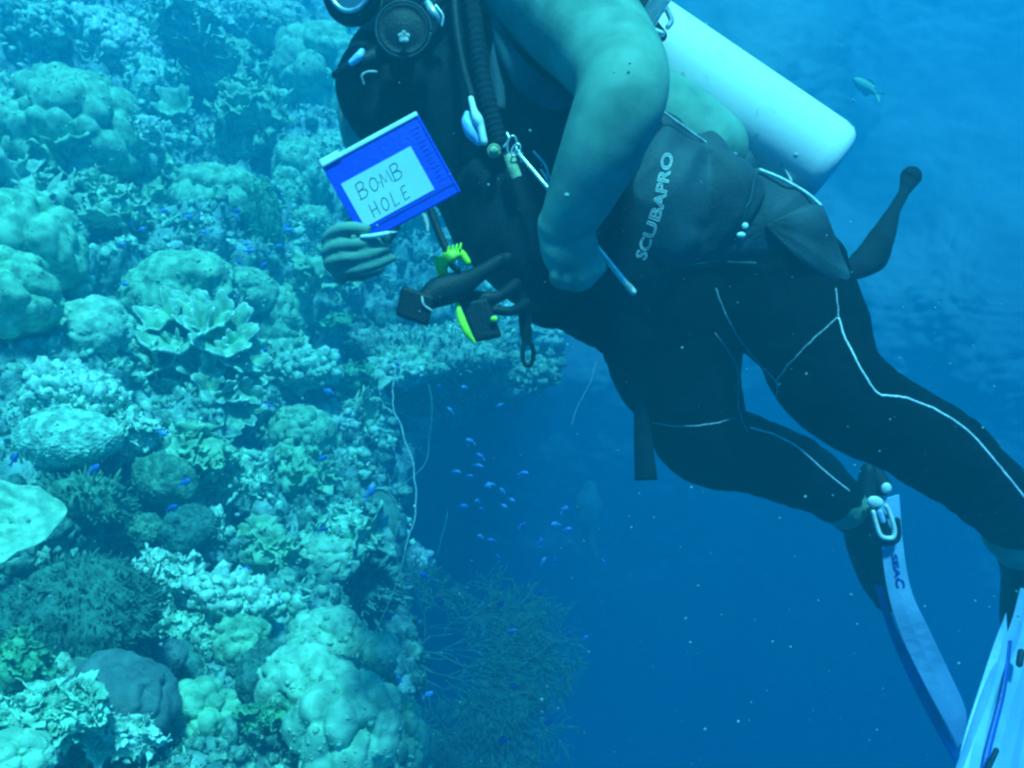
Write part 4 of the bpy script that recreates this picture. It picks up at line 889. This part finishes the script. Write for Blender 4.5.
# side pocket bulging over hip
V, Fc = fabric([ptube([(650, 150, 1.50, 40, .8), (655, 185, 1.47, 58, .75), (652, 225, 1.46, 52, .7), (640, 255, 1.47, 34, .7)], 24), ptube([(700, 172, 1.48, 40, .7), (708, 200, 1.47, 50, .7), (694, 240, 1.48, 34, .7)], 22), ptube([(732, 172, 1.52, 22, .7), (722, 230, 1.52, 28, .7), (712, 262, 1.52, 14)], 16)], .0055, .020, 4.5, 21, 3)
pocket = mk('pocket', V, Fc, 'jacket2', jk)
pocket_bvh = BVHTree.FromPolygons([Vector(v) for v in V], [list(f) for f in Fc])
# rear flap behind the hip: a padded panel
oc = [(728, 178), (757, 168), (782, 178), (806, 192), (822, 206), (832, 228), (842, 256), (850, 278), (832, 285), (812, 276), (790, 266), (760, 263), (728, 262), (700, 258), (705, 215)]
A = catmull(np.array(oc + [oc[0]], float), 90)[:-1]; n = len(A); cx, cy_ = 765, 225
V, Fc = [], []; rings = [1, .97, .85, .6, .3]
for s in (0, 1):
    for r in rings:
        for x, y in A:
            xx, yy = cx + (x - cx) * r, cy_ + (y - cy_) * r; bul = .05 * (1 - r ** 3)
            dd = 1.46 - bul * .6 + .012 * float(fbm(np.array([[xx * .05, yy * .05, 1.]]), 3, 4)[0]) if s == 0 else 1.50 + bul * .5
            V.append(P(xx, yy, dd - (.02 if x > 820 else 0)))
    V.append(P(cx, cy_, 1.43 if s == 0 else 1.525))
K = len(rings)
for s in (0, 1):
    b = s * (K * n + 1)
    for i in range(K - 1):
        for k in range(n):
            f = (b + i * n + k, b + i * n + (k + 1) % n, b + (i + 1) * n + (k + 1) % n, b + (i + 1) * n + k); Fc.append(f if s == 0 else f[::-1])
    for k in range(n): Fc.append((b + (K - 1) * n + k, b + (K - 1) * n + (k + 1) % n, b + K * n) if s == 0 else (b + (K - 1) * n + (k + 1) % n, b + (K - 1) * n + k, b + K * n))
Fc += [(k, K * n + 1 + k, K * n + 1 + (k + 1) % n, (k + 1) % n) for k in range(n)]
flap = mk('flap', np.array(V), Fc, 'jacket2', jk)
mk('piping', *tube([P(x, y, 1.448) for x, y in catmull([(760, 170), (782, 179), (806, 193), (820, 205)], 20)], .0028, 6), 'seamb', jk)
mk('piping', *tube([P(x, y, 1.54) for x, y in catmull([(757, 145), (770, 150), (782, 165), (791, 181)], 20)], .0024, 6), 'seamb', jk)
mk('piping', *tube([P(x, y, d) for x, y, d in catmull([(652, 104, 1.42), (680, 124, 1.425), (705, 142, 1.43), (722, 152, 1.435), (736, 154, 1.45)], 26)], .0022, 6), 'seam', jk)
mk('badge', *cat_vf([ell(P(745, 226, 1.415), (.006, .003, .006), 2), ell(P(741, 235, 1.412), (.008, .003, .005), 2)]), 'white_p', jk)
for pts, m_, w_ in (([(756, 168), (752, 190), (744, 215), (738, 245)], 'armband', .0016), ([(640, 262), (672, 266), (706, 262), (730, 258)], 'armband', .0018)):  # second line paints the highlight along the pocket's bottom edge
    mk('seam', *on(pts, pocket_bvh, w_, 1.5), m_, jk)
mk('hem_highlight', *tube([P(x, y, 1.452) for x, y in catmull([(728, 262), (762, 264), (792, 268), (812, 277), (832, 284), (848, 279)], 30)], .0030, 6), 'armband', jk)  # lighter strip standing in for the highlight on the flap's lower edge
# lettering up the pocket
cur = catmull(np.array([(640, 259), (648, 236), (658, 206), (663, 180), (668, 153)], float), 60)
def mp_txt(u, v):
    t = u * 58.99; k = int(t); f = t - k; p = cur[k] * (1 - f) + cur[min(k + 1, 59)] * f; tg = cur[min(k + 1, 59)] - cur[max(k - 1, 0)]; tg /= np.linalg.norm(tg)
    q = p + np.array([-tg[1], tg[0]]) * -1 * 0 + np.array([tg[1], -tg[0]]) * (v - .35) * 15.5
    hs = [x for x in (hit(q[0], q[1], b)[0] for b in (pocket_bvh, shell_bvh, suit_bvh)) if x is not None]
    h = min(hs, key=lambda x: np.linalg.norm(x)) if hs else P(q[0], q[1], 1.42)
    return h - norm(h) * .003, -norm(h)
flat_text('SCUBAPRO', mp_txt, 'lettering', 'seamb', jk, outline=.018, thick=.00001)

def ribbon(pts, wpx, th, m, name, par, n=40, twist=None, **k):
    A = catmull(np.array(pts, float), n); w = np.interp(np.linspace(0, 1, n), np.linspace(0, 1, len(wpx)), wpx); V = []
    Pt = np.array([P(*a) for a in A]); T = np.gradient(Pt, axis=0)
    for i in range(n):
        t = norm(T[i]); s = norm(np.cross(t, norm(Pt[i])))
        if twist: a = twist * i / n; s = norm(s * math.cos(a) + np.cross(t, s) * math.sin(a))
        nn = norm(np.cross(s, t)); r = w[i] * A[i, 2] / F_PX
        for a, b in ((-1, -.5), (0, -.75), (1, -.5), (1, .5), (0, .75), (-1, .5)): V.append(Pt[i] + s * a * r + nn * b * th)
    Fc = [(i * 6 + q, i * 6 + (q + 1) % 6, i * 6 + 6 + (q + 1) % 6, i * 6 + 6 + q) for i in range(n - 1) for q in range(6)] + [tuple(range(6))[::-1], tuple(6 * n - 6 + q for q in range(6))]
    return mk(name, np.array(V), Fc, m, par, **k)
ribbon([(836, 279, 1.47), (862, 264, 1.50), (880, 240, 1.53), (893, 212, 1.58), (904, 192, 1.60), (911, 177, 1.61)], [3, 14, 13, 6, 5, 10], .008, 'jacket', 'strap', jk)
mk('strap_end', *ptube([(904, 190, 1.60, 4, .6), (909, 179, 1.61, 9, .6), (911, 176, 1.61, 10, .6)], 14), 'jacket', jk)
ribbon([(842, 281, 1.47), (868, 272, 1.52), (883, 262, 1.58), (890, 238, 1.585), (896, 214, 1.59)], [2, 4, 4, 4, 2], .006, 'jacket', 'strap', jk)
ribbon([(632, 380, 1.60), (640, 405, 1.60), (643, 440, 1.61), (646, 480, 1.62)], [4, 7, 9, 11.5], .004, 'jacket', 'strap', jk)
# arm hole edge, lighter band
ribbon([(494, 20, 1.40), (507, 52, 1.37), (528, 82, 1.36), (556, 98, 1.36), (580, 92, 1.36)], [4, 8, 13, 12, 6], .006, 'armband', 'shoulder_band', jk)
# hoses on the chest
mk('hose', *tube([P(*a) for a in catmull([(453, -20, 1.40), (457, 30, 1.385), (464, 70, 1.38), (472, 98, 1.375)], 30)], .008, 10), 'rubber', jk)
pth_ = catmull([(470, -20, 1.42), (476, 30, 1.40), (481, 70, 1.385), (490, 110, 1.375), (500, 145, 1.37)], 110)
mk('corrugated_hose', *tube([P(*a) for a in pth_], [.015 + .0011 * math.cos(i * 1.4) for i in range(110)], 14), 'jacket', jk)
ribbon([(500, -20, 1.42), (506, 20, 1.40), (497, 60, 1.385), (500, 110, 1.38)], [6, 7, 7, 6], .004, 'jacket2', 'chest_strap', jk)
mk('inflator', *cat_vf([ptube([(471, 99, 1.35, 3), (474, 111, 1.345, 3.6), (477, 118, 1.34, 5.2), (479, 123, 1.34, 5.2), (481, 128, 1.34, 4), (484, 142, 1.34, 3.8)], 12)]), 'white_p', jk)
mk('whistle', *ptube([(467, 114, 1.355, 3), (467, 123, 1.35, 5.5), (472, 133, 1.35, 6.5), (479, 142, 1.35, 4)], 14), 'plastic', jk)
tp = P(494, 151, 1.345); Fb = frame(-norm(tp))
mk('button', *tube([tp + norm(tp) * .012, tp], [.0088, .0088], 20, ref=np.array([0, 0, 1.])), 'tabgreen', jk)
mk('button_ring', *tube([tp + (Fb[0] * math.cos(a) + Fb[1] * math.sin(a)) * .0098 for a in np.linspace(0, 2 * math.pi, 24)], .0022, 6, cap=False), 'tabgreen', jk)
ribbon([(509, 155, 1.35), (513, 167, 1.345), (517, 178, 1.345)], [5.5, 5.5, 5.2], .006, 'tabgreen', 'webbing_tab', jk)
dr = P(512, 146, 1.345); 
mk('ring', *tube([dr + (Fb[0] * math.cos(a) * .5 + Fb[1] * math.sin(a) * 1.0) * .016 for a in np.linspace(0, 2 * math.pi, 24)], .0022, 6, cap=False), 'metal', jk)
for pts in ([(507, 133, 1.35), (509, 140, 1.345), (504, 147, 1.345)], [(517, 150, 1.34), (522, 155, 1.34), (521, 162, 1.34)], [(534, 152, 1.36), (545, 165, 1.36), (549, 178, 1.36)], [(541, 170, 1.36), (546, 178, 1.355), (550, 190, 1.36)]):
    mk('clip', *ptube([a + (1.3,) for a in pts], 6), 'metal', jk)
# dangling hook on a strap
ribbon([(523, 285, 1.44), (525, 320, 1.43), (527, 345, 1.43)], [6, 6.5, 5], .006, 'jacket', 'strap', jk)
mk('hook', *tube([P(528 + 5.5 * math.sin(a), 354 - 12 * math.cos(a), 1.43) for a in np.linspace(0, 2 * math.pi, 26)], .0042, 8, cap=False), 'rubber', jk)

# ================================================================== GAUGES, OCTOPUS
gc = thing('gauge_console', P(430, 295, 1.35), 'black gauge console on a thick hose hanging forward of the belly', 'gauge')
a0 = norm(P(450, 287, 1.36) - P(405, 306, 1.30)); s0 = norm(np.cross(a0, FW)); n0 = np.cross(s0, a0)
bevel(mk('gauge', *box(P(415, 306, 1.30), (.028, .025, .014), np.stack([norm(P(430, 313, 1.3) - P(400, 303, 1.3)), norm(P(412, 320, 1.3) - P(418, 292, 1.3)), -norm(P(415, 306, 1.3))])), 'rubber', gc, smooth=False), .005)
mk('boot', *ptube([(426, 300, 1.31, 11, .8), (440, 292, 1.32, 15, .8), (458, 286, 1.33, 14, .8), (476, 276, 1.35, 9), (500, 260, 1.38, 6)], 16), 'rubber', gc)
mk('gauge_rim', *ptube([(422, 297, 1.285, 1.2), (424, 305, 1.283, 1.2), (432, 311, 1.285, 1.2)], 6), 'webbing', gc)
mk('hose', *ptube([(495, 266, 1.38, 7), (520, 250, 1.42, 6), (548, 232, 1.44, 5)], 12), 'rubber', gc)
oc_ = thing('spare_regulator', P(480, 315, 1.36), 'black spare regulator with a yellow cover edge under the belly', 'regulator')
bevel(mk('case', *box(P(481, 320, 1.36), (.024, .036, .018), np.stack([norm(P(500, 326, 1.36) - P(470, 332, 1.36)), norm(P(470, 298, 1.36) - P(486, 340, 1.36)), -norm(P(481, 320, 1.36))])), 'rubber', oc_, smooth=False), .006)
mk('case_neck', *ptube([(466, 299, 1.37, 9, .7), (482, 300, 1.37, 9, .7), (500, 296, 1.38, 6), (516, 284, 1.42, 6)], 14), 'rubber', oc_)
mk('case_arm', *ptube([(495, 310, 1.37, 5), (512, 311, 1.38, 5), (526, 304, 1.42, 5.5)], 12), 'rubber', oc_)
ribbon([(457, 303, 1.335), (461, 318, 1.33), (467, 332, 1.33), (475, 343, 1.335)], [1.5, 4, 4, 1], .010, 'yellow', 'cover', oc_)
mk('button', *ell(P(494, 319, 1.335), (.006, .004, .005), 2), 'yellow', oc_)
yw = thing('yellow_mouthpiece', P(450, 262, 1.34), 'bright yellow mouthpiece clip on a black strap below the slate', 'regulator')
mk('body', *ptube([(443, 275, 1.34, 5), (442, 265, 1.335, 6.5), (450, 257, 1.33, 6.5), (460, 254, 1.335, 5), (467, 262, 1.34, 4)], 12), 'yellow', yw)
mk('teeth', *cat_vf([ptube([(448 + 4 * i, 252 - i, 1.325, 1.6), (449 + 4 * i, 247 - i, 1.325, 1.2)], 6) for i in range(4)] + [ptube([(438, 258 + 4 * i, 1.33, 1.6), (434, 257 + 4 * i, 1.33, 1.0)], 6) for i in range(3)]), 'yellow', yw)
mk('ring', *ptube([(452, 266, 1.32, 3), (458, 270, 1.32, 3.2)], 8), 'rubber', yw)
ribbon([(430, 208, 1.36), (436, 225, 1.355), (443, 242, 1.35), (449, 254, 1.345)], [3.6, 4, 4, 4], .004, 'rubber', 'strap', yw)
ribbon([(424, 214, 1.36), (427, 224, 1.36), (428, 232, 1.36)], [2, 2, 1], .003, 'webbing', 'tag', yw)

# ================================================================== MASK, REGULATOR
mk_ = thing('diving_mask', P(352, -10, 1.38), 'diving mask whose lens rim just dips into the top edge', 'diving mask')
mc = P(350, -18, 1.36); mn = norm(np.array([-.35, -.9, -.05])); Fm_ = frame(mn)
ring_ = [mc + (Fm_[0] * math.cos(a) * 25 + Fm_[1] * math.sin(a) * 27) * 1.36 / F_PX for a in np.linspace(0, 2 * math.pi, 40)]
mk('lens', *cat_vf([(np.vstack([ring_[:-1], [mc]]), [(i, (i + 1) % 39, 39) for i in range(39)])]), 'glass', mk_)
mk('rim', *tube(ring_, .0042, 8, cap=False), 'metal', mk_)
mk('skirt', *tube([mc + (q - mc) * 1.10 + FW * .02 for q in ring_], .013, 10, cap=False), 'rubber', mk_)
mk('strap', *ptube([(372, -18, 1.40, 6, .4), (410, -25, 1.40, 6, .4), (450, -20, 1.5, 6, .4)], 10), 'rubber', mk_)
rg = thing('regulator', P(403, 32, 1.40), 'round black regulator in the diver\'s mouth with a flower emblem', 'regulator')
rc = P(404, 32, 1.36); rn = norm(np.array([.05, -1, .12])); Fr = frame(rn)
def disc(prof, ns=44): 
    V = [rc + rn * z + (Fr[0] * math.cos(2 * math.pi * k / ns) + Fr[1] * math.sin(2 * math.pi * k / ns)) * r for z, r in prof for k in range(ns)]
    m = len(prof); return np.array(V), [(i * ns + k, i * ns + (k + 1) % ns, i * ns + ns + (k + 1) % ns, i * ns + ns + k) for i in range(m - 1) for k in range(ns)] + [tuple(range(ns))[::-1], tuple((m - 1) * ns + k for k in range(ns))]
mk('housing', *disc([(-.05, .02), (-.045, .035), (-.03, .045), (0, .047), (.008, .046)]), 'rubber', rg)
mk('cover', *disc([(.006, .044), (.012, .0435), (.014, .041), (.011, .038), (.013, .030), (.017, .015), (.018, .002)]), 'rubber', rg)
mk('rim', *tube([rc + rn * .011 + (Fr[0] * math.cos(a) + Fr[1] * math.sin(a)) * .0462 for a in np.linspace(0, 2 * math.pi, 50)], .0022, 6, cap=False), 'jacket2', rg)
ec = P(404, 37, 1.335)
mk('emblem', *cat_vf([ell(ec + (Fr[0] * math.cos(a) + Fr[1] * math.sin(a)) * .0062, (.0046, .0015, .0046), 1) for a in np.arange(5) * 1.2566 + .4] + [ell(ec, (.002, .002, .002), 1)]), 'webbing', rg)
mk('mouthpiece', *ptube([(404, 32, 1.42, 12), (392, 5, 1.44, 12)], 12), 'rubber', rg)
mk('exhaust', *ptube([(335, 75, 1.38, 3.6), (345, 71, 1.375, 6), (358, 64, 1.37, 7.5), (380, 56, 1.38, 9), (400, 50, 1.40, 10)], 14), 'rubber', rg)
mk('collar', *ptube([(352, 63, 1.36, 3.6), (359, 57, 1.358, 4.6), (362, 52, 1.36, 3.4)], 12), 'plastic', rg)
mk('purge_tab', *ptube([(364, 84, 1.375, 1.2), (362, 76, 1.37, 1.3), (368, 72, 1.37, 1.3), (377, 72, 1.375, 1.2)], 6), 'webbing', rg)
mk('swivel', *cat_vf([ptube([(428, 4, 1.40, 4), (434, 14, 1.395, 5), (441, 22, 1.40, 3)], 10), ptube([(436, 6, 1.39, 1.4), (443, 16, 1.39, 1.4), (442, 26, 1.39, 1.2)], 6)]), 'metal', rg)
mk('hose', *ptube([(430, 10, 1.41, 6), (448, -10, 1.42, 7), (480, -60, 1.5, 7), (500, -95, 1.6, 7)], 12), 'rubber', rg)

# ================================================================== SLATE
TL, TR_, BL = P(322, 167, 1.232), P(418, 115, 1.238), P(366, 243, 1.236)
ux = TR_ - TL; uy = BL - TL; nS = norm(np.cross(ux, uy)); nS = nS if np.dot(nS, TL) < 0 else -nS
uy = norm(uy - ux * np.dot(uy, ux) / np.dot(ux, ux)) * np.linalg.norm(uy)
def SP(u, v, z=0): return TL + ux * u + uy * v + nS * z
slate = thing('slate', SP(.5, .5), 'blue underwater slate reading BOMB HOLE held up by the diver', 'slate')
Ax = np.stack([norm(ux), norm(uy), nS])
lu, lv = np.linalg.norm(ux), np.linalg.norm(uy)
def sbox(u0, u1, v0, v1, z0, z1): return box(SP((u0 + u1) / 2, (v0 + v1) / 2, (z0 + z1) / 2), (abs(u1 - u0) / 2 * lu, abs(v1 - v0) / 2 * lv, (z1 - z0) / 2), Ax)
bevel(mk('frame', *sbox(0, 1, 0, 1, -.008, 0), 'slate', slate, smooth=False), .0015)
mk('writing_panel', *sbox(.075, .80, .275, .84, -.001, .0012), 'paper', slate, smooth=False)
bevel(mk('top_rail', *sbox(-.005, 1.0, -.045, .012, -.008, .003), 'white_p', slate, smooth=False), .0015)
bevel(mk('slider', *sbox(.0, .20, -.075, .02, -.006, .006), 'white_p', slate, smooth=False), .002)
mk('slot', *sbox(.02, .99, .875, .895, 0, .0008), 'slatedark', slate, smooth=False)
mk('side_rail', *sbox(.985, 1.004, .0, 1.0, -.008, .002), 'slate', slate, smooth=False)
for i in range(13):
    v = .12 + i * .055; mk('tick', *sbox(.87, .87 + (.085 if i % 3 == 0 else .06), v, v + .008, 0, .0006), 'slatedark', slate, smooth=False)
letters = {'B': [[(0, 0), (.05, 1)], [(0, 0), (.4, -.05), (.6, .15), (.45, .4), (.05, .48)], [(.05, .48), (.5, .5), (.7, .72), (.5, .98), (-.05, 1)]],
           'O': [[(.35, .1), (.08, .35), (.12, .8), (.4, .95), (.65, .7), (.6, .25), (.35, .1), (.25, .15)]],
           'M': [[(0, 1), (.08, .1), (.38, .8), (.66, .08), (.8, .95)]],
           'H': [[(0, .05), (.1, 1)], [(.05, .55), (.6, .5)], [(.55, 0), (.68, .98)]],
           'L': [[(.1, 0), (.12, 1), (.6, .92)]],
           'E': [[(.6, .05), (.12, .08), (.12, .95), (.62, .9)], [(.14, .5), (.52, .48)]]}
def write(word, u0, v0, w, h, step, slant=0):
    out = []
    for i, ch in enumerate(word):
        for st in letters[ch]:
            cp = catmull(np.array([(u0 + i * step + x * w + (1 - y) * slant, v0 + y * h) for x, y in st], float), 8 * len(st)) if ch in 'BO' else np.array([(u0 + i * step + x * w + (1 - y) * slant, v0 + y * h) for x, y in st], float)
            if ch not in 'BO': cp = catmull(cp, 3 * len(st)) if False else cp
            out.append(tube([SP(a, b, .0014) for a, b in cp], .00075, 4, ref=nS, cap=False))
    return cat_vf(out)
mk('lettering', *cat_vf([write('BOMB', .165, .365, .12, .175, .118, .02), write('HOLE', .185, .625, .105, .17, .106, .02)]), 'ink', slate, smooth=False)
st = thing('pencil', P(380, 235, 1.19), 'short white pencil held between the fingers under the slate', 'pencil')
mk('barrel', *ptube([(362, 237, 1.19, 2.2), (374, 236, 1.187, 2.6), (388, 233.5, 1.185, 2.4)], 10), 'white_p', st)
mk('tip', *ptube([(388, 233.5, 1.185, 2.2), (397, 232, 1.184, .5)], 8), 'webbing', st)
pr = thing('pointer_rod', P(577, 222, 1.3), 'thin steel pointer rod gripped behind the wrist', 'rod')
mk('rod', *ptube([(519, 154, 1.335, 2.0), (577, 223, 1.29, 2.5), (629, 287, 1.27, 3.0)], 10), 'metal', pr)
mk('grip', *ptube([(628, 286, 1.27, 3.6), (633, 292, 1.27, 3.6)], 10), 'webbing', pr)
mk('loop', *tube([P(516 + 4 * math.cos(a) - 2 * math.sin(a), 150 + 6 * math.sin(a), 1.335) for a in np.linspace(0, 2 * math.pi, 20)], .0016, 6, cap=False), 'metal', pr)

def sub(thing_, part_name, names):
    part = [c for c in thing_.children if c.name.split('.')[0] == part_name][0]
    for c in list(thing_.children):
        if c.name.split('.')[0] in names: c.parent = part
sub(slate, 'writing_panel', ['lettering']); sub(slate, 'frame', ['tick', 'slot']); sub(slate, 'top_rail', ['slider'])
sub(rg, 'cover', ['emblem']); sub(rg, 'exhaust', ['collar']); sub(mk_, 'lens', ['rim'])
sub(gc, 'gauge', ['gauge_rim']); sub(oc_, 'case', ['button', 'cover']); sub(jk, 'strap', ['hook', 'strap_end']); sub(jk, 'flap', ['hem_highlight', 'badge']); sub(jk, 'pocket', ['lettering'])
sub(person, 'wetsuit', ['seam']); sub(f1, 'strap', ['buckle', 'buckle_frame', 'heel_tab', 'buckle_plate', 'buckle_pin']); sub(f1, 'side_panel', ['lettering']); sub(st, 'barrel', ['tip'])
sub(tank, 'band', ['buckle', 'buckle_rod'])
# ================================================================== PARTICLES
n = 1500
px = rng.uniform(-60, 1084, n); py = rng.uniform(-60, 830, n); dp = rng.uniform(.55, 2.6, n)
pp = P_arr(px, py, dp); s = dp / F_PX * np.minimum(rng.lognormal(-.5, .5, n), 2.2) * .8
V, Fc = scatter('knob', pp, rng.normal(0, 1, (n, 3)), s, tilt=1)
mk('drifting_particles', V, Fc, 'mote', kind='stuff', label='tiny particles drifting in the water')

# ================================================================== WATER VOLUME
V, Fc = box((0, 15, -2.7), (34, 28, 7.9))
wm = bpy.data.materials.new('water haze'); wm.use_nodes = True; wn = wm.node_tree; wn.nodes.clear()
pv = wn.nodes.new('ShaderNodeVolumePrincipled'); wout = wn.nodes.new('ShaderNodeOutputMaterial')
pv.inputs['Color'].default_value = (0.003, 0.240, 0.350, 1); pv.inputs['Density'].default_value = .20
pv.inputs['Absorption Color'].default_value = (0, .0, .30, 1); pv.inputs['Anisotropy'].default_value = 0.0
wn.links.new(pv.outputs[0], wout.inputs['Volume'])
hz = mk('haze', V, Fc, wm, smooth=False, kind='stuff', label='blue sea water')
